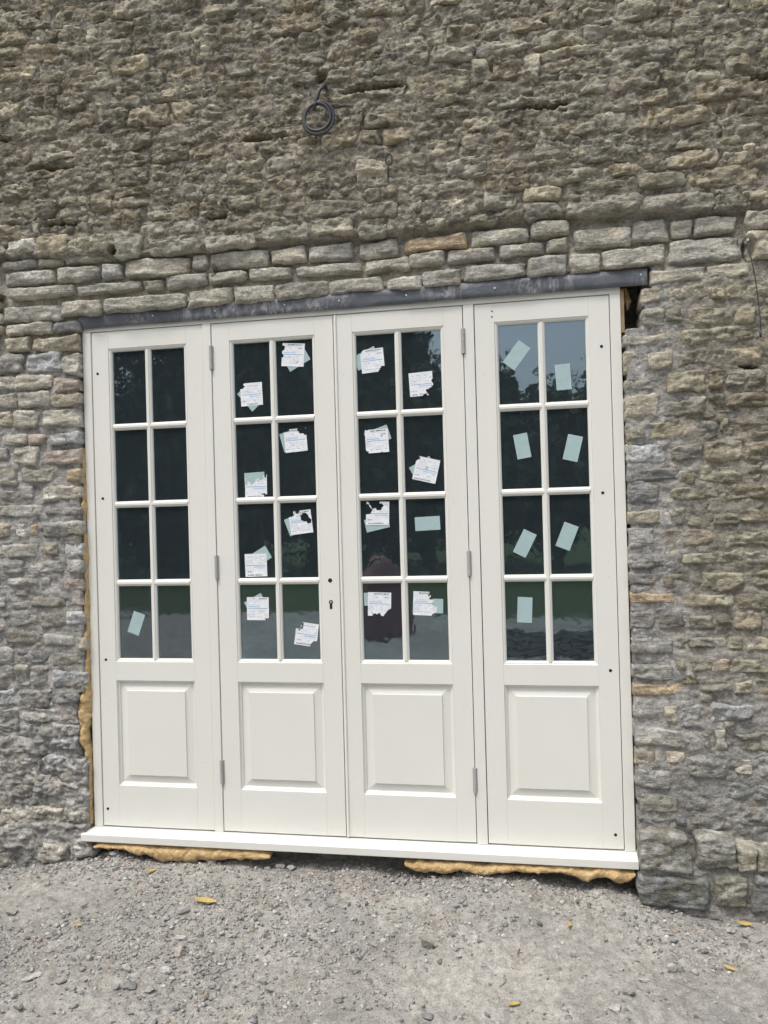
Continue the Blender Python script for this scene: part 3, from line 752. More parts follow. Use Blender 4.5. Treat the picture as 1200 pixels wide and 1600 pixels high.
# ------------------------------------------------------------------ door leaves
ROWS = [(1.646, 0.028), (1.326, 0.028), (1.003, 0.027)]
Z0, Z1 = 0.0055, 2.0395
GZ0, GZ1, PZ0, PZ1 = 0.680, 1.970, 0.172, 0.604
LY = 0.003; GLY = LY + 0.016
rsd = np.random.RandomState(5)
def leaf(name, label, cat, x0, x1, stile, hinge_x=None, lock=None, holes=(), astragal=None):
    t = empty(name, ((x0 + x1) / 2, LY + 0.02, Z0)); tag(t, label, cat)
    a, b2 = x0 + stile, x1 - stile
    box('stile', x0, a, LY, LY + 0.045, Z0, Z1, M_PAINT, t, 0.001); box('stile', b2, x1, LY, LY + 0.045, Z0, Z1, M_PAINT, t, 0.001)
    for (z0, z1) in ((GZ1, Z1), (PZ1, GZ0), (Z0, PZ0)):
        box('rail', a, b2, LY, LY + 0.045, z0, z1, M_PAINT, t)
    ring('glazing_bead', a, b2, GZ0, GZ1, [(0, LY), (0.0015, LY + 0.003), (0.006, LY + 0.0036), (0.0105, LY + 0.0075), (0.0125, LY + 0.0115), (0.0127, GLY + 0.004)], M_PAINT, t)
    pn = ring('raised_panel', a, b2, PZ0, PZ1, [(0, LY), (0.001, LY + 0.0065), (0.004, LY + 0.0085), (0.009, LY + 0.0105), (0.0105, LY + 0.0155), (0.0125, LY + 0.0165), (0.043, LY + 0.0085), (0.0437, LY + 0.0035)], M_PAINT, t, cap=True)
    xm = (a + b2) / 2
    def mun(nm, p0, p1, vert, dy=0.0):
        c = [(-0.0135, GLY + 0.004), (-0.0132, LY + 0.012 + dy), (-0.0105, LY + 0.008 + dy), (-0.005, LY + 0.0045 + dy), (-0.004, LY + 0.0022 + dy), (0.004, LY + 0.0022 + dy), (0.005, LY + 0.0045 + dy), (0.0105, LY + 0.008 + dy), (0.0132, LY + 0.012 + dy), (0.0135, GLY + 0.004)]
        n = len(c)
        V = [(p0[0] + (k if vert else 0), y, p0[1] + (0 if vert else k)) for k, y in c] + [(p1[0] + (k if vert else 0), y, p1[1] + (0 if vert else k)) for k, y in c]
        F = [(k, k + 1, k + 1 + n, k + n) if not vert else (k, k + n, k + 1 + n, k + 1) for k in range(n - 1)]
        F = [f[::-1] for f in F]
        o = link(nm, mesh_np(nm, V, F, smooth=False), M_PAINT); local(o, t)
    mun('glazing_bar', (xm, GZ0 + 0.010), (xm, GZ1 - 0.010), True)
    for (zc, _) in ROWS: mun('glazing_bar', (a + 0.010, zc), (b2 - 0.010, zc), False, 0.0006)
    zs = [GZ1 - 0.0125] + [v for zc, _ in ROWS for v in (zc + 0.0132, zc - 0.0132)] + [GZ0 + 0.0125]
    for k in range(4):
        for (p, q) in ((a + 0.0125, xm - 0.0132), (xm + 0.0132, b2 - 0.0125)):
            V, F = box_vf(p - 0.003, q + 0.003, GLY, GLY + 0.004, zs[2 * k + 1] - 0.003, zs[2 * k] + 0.003); V = np.array(V)
            # each pane sits a hair out of true, which breaks up the reflections
            sx_, sz_ = rsd.uniform(-0.0035, 0.0035, 2)
            c = V.mean(0); V[:, 1] += (V[:, 0] - c[0]) * sx_ + (V[:, 2] - c[2]) * sz_
            o = link('pane', mesh_np('pane', V, F, smooth=False), M_GLASS); local(o, t)
    if hinge_x is not None:
        for zc in (1.905, 1.063, 0.243):
            h = empty('hinge'); h.parent = t; h.location = (0, 0, 0)
            V, F = [], []
            for (za, zb_) in ((-0.047, -0.016), (-0.0155, 0.0155), (0.016, 0.047)):
                v, f = tube_vf([(hinge_x, -0.0035, zc + za), (hinge_x, -0.0035, zc + zb_)], 0.0058, 18)
                F += [tuple(i + len(V) for i in q) for q in f]; V += [tuple(q) for q in v]
            hh = link('hinge', mesh_np('hinge', V, F, smooth=False), M_STEEL); bpy.data.objects.remove(h); local(hh, t)
            pl_ = box('hinge_plate', hinge_x - 0.0085, hinge_x + 0.0085, -0.0012, 0.0024, zc - 0.047, zc + 0.047, M_STEEL); pl_.parent = hh
    for (hx, hz) in holes: disc_y('screw_hole', hx, hz, LY - 0.0006, 0.0058, M_HOLE, t, LY + 0.004)
    if lock:
        disc_y('spindle_hole', lock[0], lock[1], LY - 0.0006, 0.0085, M_HOLE, t, LY + 0.004, 18)
        kx, kz = lock[0] + 0.001, lock[1] - 0.093
        k = disc_y('keyhole', kx, kz + 0.008, LY - 0.0006, 0.0085, M_HOLE, t, LY + 0.004, 18)
        k2 = box('keyhole_slot', kx - 0.005, kx + 0.005, LY - 0.0005, LY + 0.004, kz - 0.019, kz + 0.004, M_HOLE); k2.parent = k
        k3 = disc_y('lock_barrel', kx - 0.0005, kz + 0.0085, LY - 0.0014, 0.0045, M_STEEL, None, LY); k3.parent = k
    if astragal:
        pr = [(0, LY - 0.0002), (0.001, LY - 0.004), (0.003, LY - 0.0062), (0.007, LY - 0.0062), (0.009, LY - 0.004), (0.010, LY - 0.0002)]
        n = len(pr); V = [(astragal + k, y, Z0) for k, y in pr] + [(astragal + k, y, Z1) for k, y in pr]
        F = [(k, k + 1, k + 1 + n, k + n) for k in range(n - 1)]
        o = link('astragal', mesh_np('astragal', V, F, smooth=False), M_PAINT); local(o, t)
    return t
H1 = [px(152, 584), px(160, 779), px(165, 1031), px(168, 1264)]
H4 = [px(940, 541), px(942, 770), px(954, 1048), px(962, 1305)]
leaf('side_panel', 'cream fixed side panel with eight almost bare dark panes, next to the foam filled jamb', 'door panel', 0.0405, 0.5255, 0.0725, holes=H1)
leaf('french_door', 'cream half glazed door leaf with keyhole and spindle hole in its stile', 'door', 0.5645, 1.0655, 0.0745, hinge_x=0.5625, lock=px(515.5, 907))
leaf('french_door', 'cream half glazed door leaf without a lock, closing against the leaf with the keyhole', 'door', 1.0685, 1.5715, 0.0735, hinge_x=1.573, astragal=1.0715)
lf4 = leaf('side_panel', 'cream fixed side panel beside the open lintel gap, only aqua pads on its panes', 'door panel', 1.6175, 2.1095, 0.0735, holes=H4)
for (u, v) in ((768.5, 486), (768.5, 495)):
    q = px(u, v); disc_y('nail_mark', q[0], q[1], LY - 0.0004, 0.0032, M_HOLE, lf4, LY + 0.003)

# ------------------------------------------------------------------ lead strip over the frame
def strip(name, label, x0, x1, y, nails, zoff=0.0):
    n = int((x1 - x0) / 0.012); xs = np.linspace(x0, x1, n + 1)
    zt = 2.119 + 0.004 * (xs / 2.2) + 0.0012 * fbm(xs * 8, 0, 0, 2, 91); zl = 2.0555 + 0.006 * (xs / 2.2) + 0.0016 * fbm(xs * 6, 0, 5, 3, 92)
    rows = [(zt, y + 0.05), (zt + 0.0005, y + 0.003), (zt - 0.002, y), (zt * 0.66 + zl * 0.34, y - 0.0015), (zt * 0.33 + zl * 0.67, y - 0.001), (zl + 0.001, y - 0.0015), (zl, y + 0.0005), (zl + 0.0005, y + 0.003)]
    V = []
    for k, (zz, yy) in enumerate(rows):
        yv = yy + 0.0022 * fbm(xs * 5, k * 0.7, 1, 3, 93) * (0 < k < 7)
        V += [(x, q, z_) for x, q, z_ in zip(xs, yv, zz)]
    m = n + 1; F = []
    for k in range(len(rows) - 1):
        for i in range(n): F.append((k * m + i, (k + 1) * m + i, (k + 1) * m + i + 1, k * m + i + 1))
    t = empty(name, ((x0 + x1) / 2, y, 2.06)); tag(t, label, 'flashing')
    o = link('sheet', mesh_np('sheet', V, F), M_LEAD); local(o, t)
    sm = o.modifiers.new('thickness', 'SOLIDIFY'); sm.thickness = 0.0015; sm.offset = -1
    for (u, v) in nails:
        q = px(u, v, y)
        nl = disc_y('nail', q[0], q[1], y - 0.0045, 0.0036, M_NAIL, None, y + 0.002, 10); nl.parent = o
xs_ = px(643, 468)[0]
strip('lead_flashing', 'dark grey lead strip nailed along the lintel over the keyhole leaf and foam side', -0.010, xs_, -0.009, [(239, 493.5), (336, 486), (445, 476.5), (530, 470), (635, 461.5)])
strip('lead_flashing', 'dark grey lead strip with pale smears, running past the frame to the open gap', xs_ - 0.02, 2.245, -0.0125, [(773, 450.5), (1001, 429.5)])
# lintel behind the strip
lb = box('lintel', -0.012, 2.232, 0.004, 0.40, 2.097, 2.133, M_TIMBER); tag(lb, 'rough timber lintel hidden behind the dark lead strip', 'lintel')
tb = box('timber_packer', 2.1515, 2.163, 0.004, 0.09, 1.90, 2.06, M_TIMBER); tag(tb, 'raw timber packer beside the frame in the open gap under the lintel', 'packer')

# ------------------------------------------------------------------ expanding foam
def foam_blob(name, label, path, ru, rv, seed, n=18, lump=0.35):
    """lumpy bead: path (m,3); ru in-wall radius, rv depth radius per point"""
    path = np.asarray(path, float); m = len(path)
    ti = np.linspace(0, m - 1, m * 7); ip = np.arange(m)
    P = np.stack([np.interp(ti, ip, path[:, k]) for k in range(3)], 1)
    U_ = np.interp(ti, ip, ru); Vr = np.interp(ti, ip, rv)
    along_x = abs(path[-1, 0] - path[0, 0]) > abs(path[-1, 2] - path[0, 2])
    V = []
    for j in range(len(P)):
        for k in range(n):
            a = 2 * PI * k / n
            ca, sa = math.cos(a), math.sin(a)
            d = np.array([0, sa * Vr[j], ca * U_[j]]) if along_x else np.array([ca * U_[j], sa * Vr[j], 0])
            V.append(P[j] + d)
    V = np.array(V)
    nn = fbm(V[:, 0] * 28, V[:, 1] * 28, V[:, 2] * 28, 3, seed)
    nb = np.abs(noise(V[:, 0] * 16, V[:, 1] * 16, V[:, 2] * 16, seed + 5))
    ctr = np.repeat(P, n, 0)
    V = ctr + (V - ctr) * (1 + lump * nn + lump * 0.7 * (nb - 0.4))[:, None]
    V += 0.0022 * np.stack([fbm(V[:, 0] * 70, V[:, 1] * 70, V[:, 2] * 70 + s, 2, seed + 9) for s in (0, 9, 18)], 1)
    L_ = len(P); F = []
    for j in range(L_ - 1):
        for k in range(n): F.append((j * n + k, j * n + (k + 1) % n, (j + 1) * n + (k + 1) % n, (j + 1) * n + k))
    F.append(tuple(range(n))[::-1]); F.append(tuple((L_ - 1) * n + k for k in range(n)))
    o = link(name, mesh_np(name, V, F), M_FOAM); tag(o, label, 'foam', 'expanding foam round the door frame'); return o
def jamb_path(pts, y):
    out = []
    for (u, v) in pts:
        q = px(u, v, y); out.append((q[0], y, q[1]))
    return out
fp = [(131.5, 700), (132.5, 722), (133, 750), (133.5, 778), (133.5, 800), (135, 830), (135.5, 850), (136, 872), (137, 892), (138, 915), (138, 940), (138.5, 965), (138.5, 985), (139, 1005), (139.5, 1030), (139.5, 1055), (138, 1075), (136, 1088), (134.5, 1105), (134, 1122), (134.5, 1140), (136, 1158), (139, 1176), (142.5, 1195), (143, 1220), (143.5, 1245), (144, 1265), (144.5, 1285)]
fru = [.004, .009, .006, .009, .008, .004, .009, .009, .008, .006, .011, .008, .011, .008, .012, .008, .017, .023, .027, .028, .026, .021, .013, .007, .006, .006, .005, .004]
foam_blob('expanding_foam', 'tall bead of yellow orange foam squeezed between stone wall and door jamb', jamb_path(fp, 0.004), fru, [0.014 + 0.75 * r_ for r_ in fru], 3)
f1 = [(152, 1319), (165, 1320), (180, 1321), (198, 1322), (212, 1326), (228, 1327), (245, 1330), (262, 1333), (278, 1334), (295, 1333), (312, 1333), (330, 1334), (348, 1333), (366, 1334), (384, 1334), (400, 1335), (418, 1336), (424, 1336)]
r1 = [.006, .011, .013, .014, .020, .022, .024, .030, .033, .030, .027, .026, .023, .021, .019, .017, .013, .006]
foam_blob('expanding_foam', 'foam lump under the sill near the foam filled jamb, half buried in rubble', jamb_path(f1, -0.030), r1, [0.026] * len(r1), 11, 20, 0.28)
f2 = [(634, 1347), (646, 1352), (662, 1354), (680, 1352), (698, 1354), (716, 1352), (732, 1353), (748, 1357), (764, 1357), (780, 1354), (800, 1355), (820, 1355), (840, 1357), (858, 1357), (875, 1357), (892, 1360), (908, 1364), (918, 1366), (930, 1362), (945, 1362), (958, 1365), (972, 1368), (984, 1366), (991, 1362)]
r2 = [.007, .017, .021, .019, .021, .018, .017, .020, .020, .017, .015, .015, .016, .016, .016, .020, .024, .026, .021, .020, .023, .025, .018, .007]
foam_blob('expanding_foam', 'long lumpy foam strip under the sill ending at the projecting footing stones', jamb_path(f2, -0.030), r2, [0.026] * len(r2), 19, 20, 0.28)
foam_blob('expanding_foam', 'small foam dab on raw timber inside the gap under the lintel', jamb_path([(977, 452), (979, 462), (981, 472), (980, 484)], 0.06), [.006, .011, .012, .005], [.012] * 4, 29, 12, 0.4)

# ------------------------------------------------------------------ pads and paper labels on the glass
LEAFN = {1: 'foam side panel', 2: 'keyhole leaf', 3: 'lockless leaf', 4: 'gap side panel'}
ROWN = {1: 'top', 2: 'second', 3: 'third', 4: 'bottom'}
def pad(u, v, wpx, hpx, rot, label, group=None):
    y = GLY - 0.0010; q = px(u, v, y); w_, h_ = wpx * 0.00262, hpx * 0.00252
    V, F = box_vf(-w_ / 2, w_ / 2, -0.0006, 0.0006, -h_ / 2, h_ / 2, 0.0003)
    V = np.array(V); a = math.radians(rot); c, s = math.cos(a), math.sin(a)
    V = np.stack([V[:, 0] * c - V[:, 2] * s, V[:, 1], V[:, 0] * s + V[:, 2] * c], 1)
    o = link('glazing_pad', mesh_np('glazing_pad', V, F, smooth=False), M_PAD); o.location = (q[0], y, q[1]); tag(o, label, 'pad', 'aqua glazing pads')
# rot: anticlockwise seen from outside
pad(213, 974, 20, 36, -20, 'aqua pad, tilted, alone in a bottom pane of ' + LEAFN[1])
pad(668, 818, 37, 21, 2, 'aqua pad lying on its side, uncovered, in a third row pane of ' + LEAFN[3])
pad(807, 555, 21, 40, -38, 'strongly tilted aqua pad in the top row of ' + LEAFN[4])
pad(880, 589, 21, 38, 3, 'upright aqua pad in the top row of ' + LEAFN[4])
pad(816, 697, 20, 37, 9, 'aqua pad in the second row of ' + LEAFN[4] + ', nearer the mullion')
pad(895, 700, 21, 38, -14, 'aqua pad in the second row of ' + LEAFN[4] + ', nearer the stone wall')
pad(820, 849, 20, 38, -27, 'aqua pad in the third row of ' + LEAFN[4] + ', nearer the mullion')
pad(886, 838, 21, 38, -22, 'aqua pad in the third row of ' + LEAFN[4] + ', nearer the stone wall')
pad(820, 953, 21, 38, -3, 'upright aqua pad alone in the bottom row of ' + LEAFN[4])
DIR2 = {0: 'on the hinge side', 1: 'on the lock side'}; DIR3 = {0: 'on the meeting side', 1: 'on the hinge side'}
papers = [ # u, v, rot, leaf, row, side, bites[(x,y,r)], pad(u,v,w,h,rot), upside-down print
 (458, 554.5, -5, 2, 1, 1, [(-.5, .3, .10), (-.52, -.05, .08)], (464, 562, 21, 38, -62), 0, 'crisp'),
 (393, 616, 2, 2, 1, 0, [(-.5, .5, .22)], (390, 622, 21, 38, 40), 1, 'clipped corner'),
 (462, 688, 4, 2, 2, 1, [(-.4, .55, .16), (.3, .5, .2), (.45, .35, .15)], (449, 690, 18, 30, 15), 0, 'torn top'),
 (400, 760, 0, 2, 2, 0, [(-.3, .55, .38), (.2, .55, .25), (.45, -.5, .18)], (398, 752, 32, 28, 2), 1, 'peeled'),
 (470, 816, 6, 2, 3, 1, [(.18, .18, .17), (.35, .02, .12), (-.45, .5, .2), (-.1, .55, .14)], (457, 822, 18, 28, 20), 0, 'holed'),
 (400, 883, 1, 2, 3, 0, [], (405, 871, 21, 36, -60), 1, 'whole'),
 (403, 951, -1, 2, 4, 0, [(.5, -.5, .14)], (399, 943, 20, 32, -62), 0, 'square'),
 (479, 991, -8, 2, 4, 1, [(-.55, .45, .34), (.5, -.45, .24)], None, 1, 'ragged'),
 (582, 563.5, 4, 3, 1, 0, [(.5, -.5, .26), (-.5, .5, .14)], (572, 560, 22, 38, -65), 0, 'blunt cornered'),
 (658, 600, 3, 3, 1, 1, [(.5, -.45, .26), (.15, -.55, .12), (.52, .1, .08)], None, 1, 'bitten'),
 (589, 689, 2, 3, 2, 0, [(-.5, -.5, .12)], (590, 681, 22, 38, -72), 0, 'neat'),
 (666, 734, -14, 3, 2, 1, [(-.5, .4, .12)], (660, 731, 20, 36, -62), 1, 'tilted'),
 (590, 802, -2, 3, 3, 0, [(-.18, .5, .30), (-.5, .2, .24), (.05, .3, .16)], (589, 818, 36, 20, 12), 1, 'badly torn'),
 (593, 944, -2, 3, 4, 0, [(-.1, -.55, .20), (.5, -.45, .24)], (581, 936, 24, 20, 2), 0, 'scalloped'),
 (664, 943, -3, 3, 4, 1, [(.48, .42, .32), (.5, -.5, .2), (.42, 0, .12)], (684, 947, 16, 22, -2), 0, 'nibbled')]
def print_raster(n, seed, flip):
    r_ = np.random.RandomState(seed); im = np.tile(np.array([0.80, 0.83, 0.88]), (n, n, 1))
    def dash(row, h, c0, c1, col, dens=0.75):
        x = c0
        while x < c1:
            l = r_.uniform(0.03, 0.10)
            if r_.rand() < dens: im[int(row * n):int(row * n) + h, int(x * n):int(min(x + l, c1) * n)] = np.array(col) * r_.uniform(0.85, 1.15)
            x += l + 0.02
    dk, gy_, bl, dbl = (0.30, 0.31, 0.34), (0.52, 0.54, 0.58), (0.38, 0.58, 0.80), (0.12, 0.26, 0.50)
    dash(0.06, 2, 0.24, 0.92, (0.16, 0.17, 0.2), 0.95); dash(0.13, 1, 0.25, 0.8, gy_); dash(0.22, 1, 0.34, 0.44, dk)
    dash(0.20, 2, 0.72, 0.92, dk, 0.8)
    dash(0.34, 1, 0.08, 0.62, gy_); im[int(.40 * n):int(.45 * n), int(.08 * n):int(.62 * n)] = bl
    im[int(.49 * n):int(.49 * n) + 1, int(.06 * n):int(.94 * n)] = dbl; im[int(.49 * n) + 1:int(.52 * n), int(.06 * n):int(.5 * n)] = bl
    for k in (0.57, 0.63, 0.70, 0.77): dash(k, 1, 0.06, 0.42, gy_, 0.65); dash(k + 0.01, 1, 0.50, 0.94, gy_, 0.6)
    dash(0.86, 1, 0.06, 0.9, dk, 0.6)
    im = im[::-1]
    return im[::-1, ::-1] if flip else im
def paper(k, u, v, rot, lf, row, side, bites, pd, flip, adj):
    n = 46; y = GLY - 0.0022; q = px(u, v, y); sz = 0.0915
    g = np.linspace(-0.5, 0.5, n + 1); Xg, Zg = np.meshgrid(g, g)
    cxg, czg = (Xg[:-1, :-1] + Xg[1:, 1:]) / 2, (Zg[:-1, :-1] + Zg[1:, 1:]) / 2
    keepc = np.ones((n, n), bool)
    for (bx_, bz_, br) in bites:
        keepc &= np.hypot(cxg - bx_, czg - bz_) > br * (1 + 0.35 * fbm(cxg * 9, czg * 9, k, 2, 70))
    edge_ = 0.5 - np.maximum(np.abs(cxg), np.abs(czg)); keepc &= edge_ > 0.004 * (1 + noise(cxg * 12, czg * 12, k, 71))
    keepc &= ~(edge_ < 0.012 * np.clip(noise(cxg * 5, czg * 7, k + 0.5, 72), 0, 1))
    im = print_raster(n, 300 + k, flip)
    # lifted, cockled paper near torn edges
    curl = np.clip(np.maximum(np.abs(Xg), np.abs(Zg)) - 0.3, 0, 1) * 5
    Yg = -0.0012 * curl * (0.5 + 0.5 * fbm(Xg * 3, Zg * 3, k, 2, 73)) - 0.0006 * fbm(Xg * 5, Zg * 5, k + 3, 2, 74)
    a = math.radians(rot); c, s = math.cos(a), math.sin(a)
    # one quad per printed dot so that the print has crisp cells
    sel = np.argwhere(keepc); V = np.zeros((len(sel), 4, 3)); C4 = np.zeros((len(sel), 4, 3))
    for j, (di, dj) in enumerate(((0, 0), (0, 1), (1, 1), (1, 0))):
        r0, c0 = sel[:, 0] + di, sel[:, 1] + dj
        xx, zz = Xg[r0, c0] * sz, Zg[r0, c0] * sz
        V[:, j, 0] = xx * c - zz * s; V[:, j, 1] = Yg[r0, c0]; V[:, j, 2] = xx * s + zz * c; C4[:, j] = im[sel[:, 0], sel[:, 1]]
    F = np.arange(len(sel) * 4).reshape(-1, 4)
    lab = f'{adj} white paper label, {ROWN[row]} row of {LEAFN[lf]}, {(DIR2 if lf == 2 else DIR3)[side]}'
    o = link('glazing_label', mesh_np('glazing_label', V.reshape(-1, 3), F, C4.reshape(-1, 3), smooth=False), M_PAPER)
    o.location = (q[0], y, q[1]); tag(o, lab, 'paper label', 'white paper labels on the door glass')
    if pd: pad(*pd, f'aqua pad behind the {adj} paper label, {ROWN[row]} row of {LEAFN[lf]}')
for k, p_ in enumerate(papers): paper(k, *p_)

# ------------------------------------------------------------------ cable coil, iron loop and thin wire on the wall
YW = -0.062
c0 = px(497.5, 187, YW); R0 = 0.0555
coil = empty('coiled_cable', (c0[0], YW, c0[1])); tag(coil, 'dark cable wound into a ring, hanging from a hole high in the wall', 'cable')
rsd2 = np.random.RandomState(3)
pts = []
for k in range(0, 3 * 40 + 1):
    a = PI / 2 + 2 * PI * k / 40; rr_ = R0 + 0.0035 * math.sin(k * 0.11) + (0.004 if k // 40 == 1 else 0) - (0.003 if k // 40 == 2 else 0)
    pts.append((c0[0] + rr_ * math.cos(a), YW - 0.006 - 0.0035 * (k / 40) + 0.002 * math.sin(k * .3), c0[1] + rr_ * 1.02 * math.sin(a)))
tube('loop', pts, 0.0055, M_CABLE, coil, 10)
h0 = px(507, 131, YW); a0 = px(493, 166, YW); mid = px(499, 148, YW)
tube('tail', [(h0[0], YW + 0.05, h0[1]), (h0[0], YW - 0.002, h0[1] - 0.006), (mid[0] + .004, YW - 0.010, mid[1] + .012), (mid[0], YW - 0.012, mid[1]), (a0[0], YW - 0.012, a0[1]), (a0[0] - 0.004, YW - 0.01, a0[1] - 0.02)], 0.0072, M_CABLE, coil, 10)
e0 = px(478, 192, YW); e1 = px(473, 190, YW)
tube('tail', [(e0[0], YW - 0.009, e0[1]), ((e0[0] + e1[0]) / 2, YW - 0.006, e0[1] + 0.002), (e1[0], YW + 0.0, e1[1] - .004)], 0.0048, M_CABLE, coil, 8)
wr = [(496, 208), (494, 214), (493.5, 224), (493, 232)]
tube('tail', [(px(u, v, YW)[0], YW - 0.004 + 0.002 * i, px(u, v, YW)[1]) for i, (u, v) in enumerate(wr)], [0.0035, 0.003, 0.0022, 0.0012], M_CABLE, coil, 8)
ih = empty('iron_loop', (px(607, 262)[0], YW, px(607, 262)[1])); tag(ih, 'small rusty iron loop on a pin, fixed in the old wall above the lintel', 'iron loop')
lp = []
for k in range(25):
    a = 2 * PI * k / 24; q = px(608, 250, YW); lp.append((q[0] + 0.012 * math.cos(a), YW - 0.004, q[1] + 0.022 * math.sin(a)))
tube('loop', lp, 0.003, M_IRON, ih, 8)
q0, q1 = px(607.5, 252, YW), px(606.5, 284, YW)
tube('pin', [(q0[0], YW - 0.004, q0[1]), ((q0[0] + q1[0]) / 2, YW - 0.005, (q0[1] + q1[1]) / 2), (q1[0], YW - 0.001, q1[1])], [0.0045, 0.004, 0.002], M_IRON, ih, 8)
wire = empty('thin_wire', (px(1180, 450)[0], -0.04, px(1180, 450)[1])); tag(wire, 'thin dark wire hanging from a screw beside the re-laid courses', 'wire')
wp = [(1166, 372), (1170, 395), (1175, 420), (1179, 440), (1183, 470), (1186, 500), (1187, 526)]
tube('strand', [(px(u, v, -0.045)[0], -0.058 + 0.002 * math.sin(i * 2), px(u, v, -0.045)[1]) for i, (u, v) in enumerate(wp)], 0.0019, M_CABLE, wire, 6)
q = px(1167, 376, -0.05); disc_y('screw', q[0], q[1], -0.062, 0.0045, M_NAIL, wire, -0.03, 10)
q = px(1187, 522, -0.05); tube('sleeve', [(q[0], -0.058, q[1] + 0.012), (q[0] + 0.001, -0.058, q[1] - 0.014)], 0.004, M_CABLE, wire, 8)

# ------------------------------------------------------------------ rubble, gravel and leaves on the ground
def shard(rs_, s, flat=0.55):
    """angular stone: distorted icosahedron, planes knocked off"""
    t = (1 + 5 ** .5) / 2
    V = np.array([(-1, t, 0), (1, t, 0), (-1, -t, 0), (1, -t, 0), (0, -1, t), (0, 1, t), (0, -1, -t), (0, 1, -t), (t, 0, -1), (t, 0, 1), (-t, 0, -1), (-t, 0, 1)]) / 1.9
    V = V * rs_.uniform(0.62, 1.2, (12, 1)) * np.array([1.0, rs_.uniform(0.5, 0.9), flat * rs_.uniform(0.6, 1.2)])
    for _ in range(3):
        d = rs_.normal(size=3); d /= np.linalg.norm(d); h = V @ d; lim = np.percentile(h, 72); V = V - np.clip(h - lim, 0, None)[:, None] * d
    a = rs_.uniform(0, 2 * PI); c, s_ = math.cos(a), math.sin(a); Rz = np.array([[c, -s_, 0], [s_, c, 0], [0, 0, 1]])
    b2 = rs_.normal(0, 0.25); c, s_ = math.cos(b2), math.sin(b2); Rx = np.array([[1, 0, 0], [0, c, -s_], [0, s_, c]])
    return (V @ Rx.T @ Rz.T) * s
ICO = np.array([(0, 11, 5), (0, 5, 1), (0, 1, 7), (0, 7, 10), (0, 10, 11), (1, 5, 9), (5, 11, 4), (11, 10, 2), (10, 7, 6), (7, 1, 8), (3, 9, 4), (3, 4, 2), (3, 2, 6), (3, 6, 8), (3, 8, 9), (4, 9, 5), (2, 4, 11), (6, 2, 10), (8, 6, 7), (9, 8, 1)])
rg = np.random.RandomState(77)
N = 21000
gxp = rg.uniform(-0.5, 2.7, N * 3); gyp = -np.abs(rg.uniform(0, 1.0, N * 3)) ** 1.15 * 1.12 + 0.02
dens = fbm(gxp * 2.6, gyp * 3.4, 0, 3, 88); dens = dens + 0.35 * np.exp(gyp * 9)
near_l = 0.75 * np.exp(-((gxp - 0.4) ** 2) / 0.12 - ((gyp + 0.62) ** 2) / 0.03)
keepg = rg.uniform(0, 1, N * 3) < np.clip(0.36 + 0.55 * dens + near_l, 0.06, 1)
gxp, gyp = gxp[keepg][:N], gyp[keepg][:N]; gzp = ground_z(gxp, gyp)
TPL = np.array([shard(rg, 1.0) for _ in range(48)])
nG = len(gxp); sz_ = np.clip(rg.lognormal(math.log(0.0050), 0.55, nG), 0.002, 0.017)
tv = TPL[rg.randint(0, 48, nG)] * sz_[:, None, None]; an = rg.uniform(0, 2 * PI, nG); ca, sa = np.cos(an)[:, None], np.sin(an)[:, None]
tv = np.stack([tv[..., 0] * ca - tv[..., 1] * sa, tv[..., 0] * sa + tv[..., 1] * ca, tv[..., 2] + sz_[:, None] * 0.15], -1) + np.stack([gxp, gyp, gzp], 1)[:, None, :]
pal = np.array([[0.39, 0.38, 0.36], [0.30, 0.305, 0.31], [0.55, 0.535, 0.50], [0.22, 0.215, 0.20], [0.38, 0.29, 0.225]])[rg.choice(5, nG, p=[.38, .22, .22, .14, .04])] * rg.uniform(0.85, 1.15, (nG, 1))
GV, GF, GC = [tv.reshape(-1, 3)], [(ICO[None] + 12 * np.arange(nG)[:, None, None]).reshape(-1, 3)], [np.repeat(pal, 12, 0)]
o = link('gravel', mesh_np('gravel', np.concatenate(GV), np.concatenate(GF), np.concatenate(GC), smooth=False), M_CHIP); tag(o, 'fine angular stone chips strewn over the dusty yard', 'gravel', kind='stuff')

def big_stone(seed, size, flat, colr):
    r_ = np.random.RandomState(seed); n1, n2 = 18, 11
    th = np.linspace(0, 2 * PI, n1, endpoint=False); ph = np.linspace(-PI / 2, PI / 2, n2)
    V = [(0, 0, -1)]
    for p in ph[1:-1]:
        for t in th: V.append((math.cos(p) * math.cos(t), math.cos(p) * math.sin(t), math.sin(p)))
    V.append((0, 0, 1)); V = np.array(V)
    for _ in range(11):
        d = r_.normal(size=3); d /= np.linalg.norm(d); h = V @ d; lim = r_.uniform(0.5, 0.8); V = V - np.clip(h - lim, 0, None)[:, None] * d
    V = V * np.array([1, r_.uniform(0.55, 0.8), flat]) * (1 + 0.10 * fbm(V[:, 0] * 3, V[:, 1] * 3, V[:, 2] * 3 + seed, 3, seed))[:, None] * size
    F = [(0, 1 + (k + 1) % n1, 1 + k) for k in range(n1)]
    for j in range(n2 - 3):
        for k in range(n1): F.append((1 + j * n1 + k, 1 + j * n1 + (k + 1) % n1, 1 + (j + 1) * n1 + (k + 1) % n1, 1 + (j + 1) * n1 + k))
    e = len(V) - 1; b0 = 1 + (n2 - 3) * n1
    F += [(e, b0 + k, b0 + (k + 1) % n1) for k in range(n1)]
    return mesh_np('loose_stone', V, F, np.tile(np.array(colr), (len(V), 1)), smooth=False)
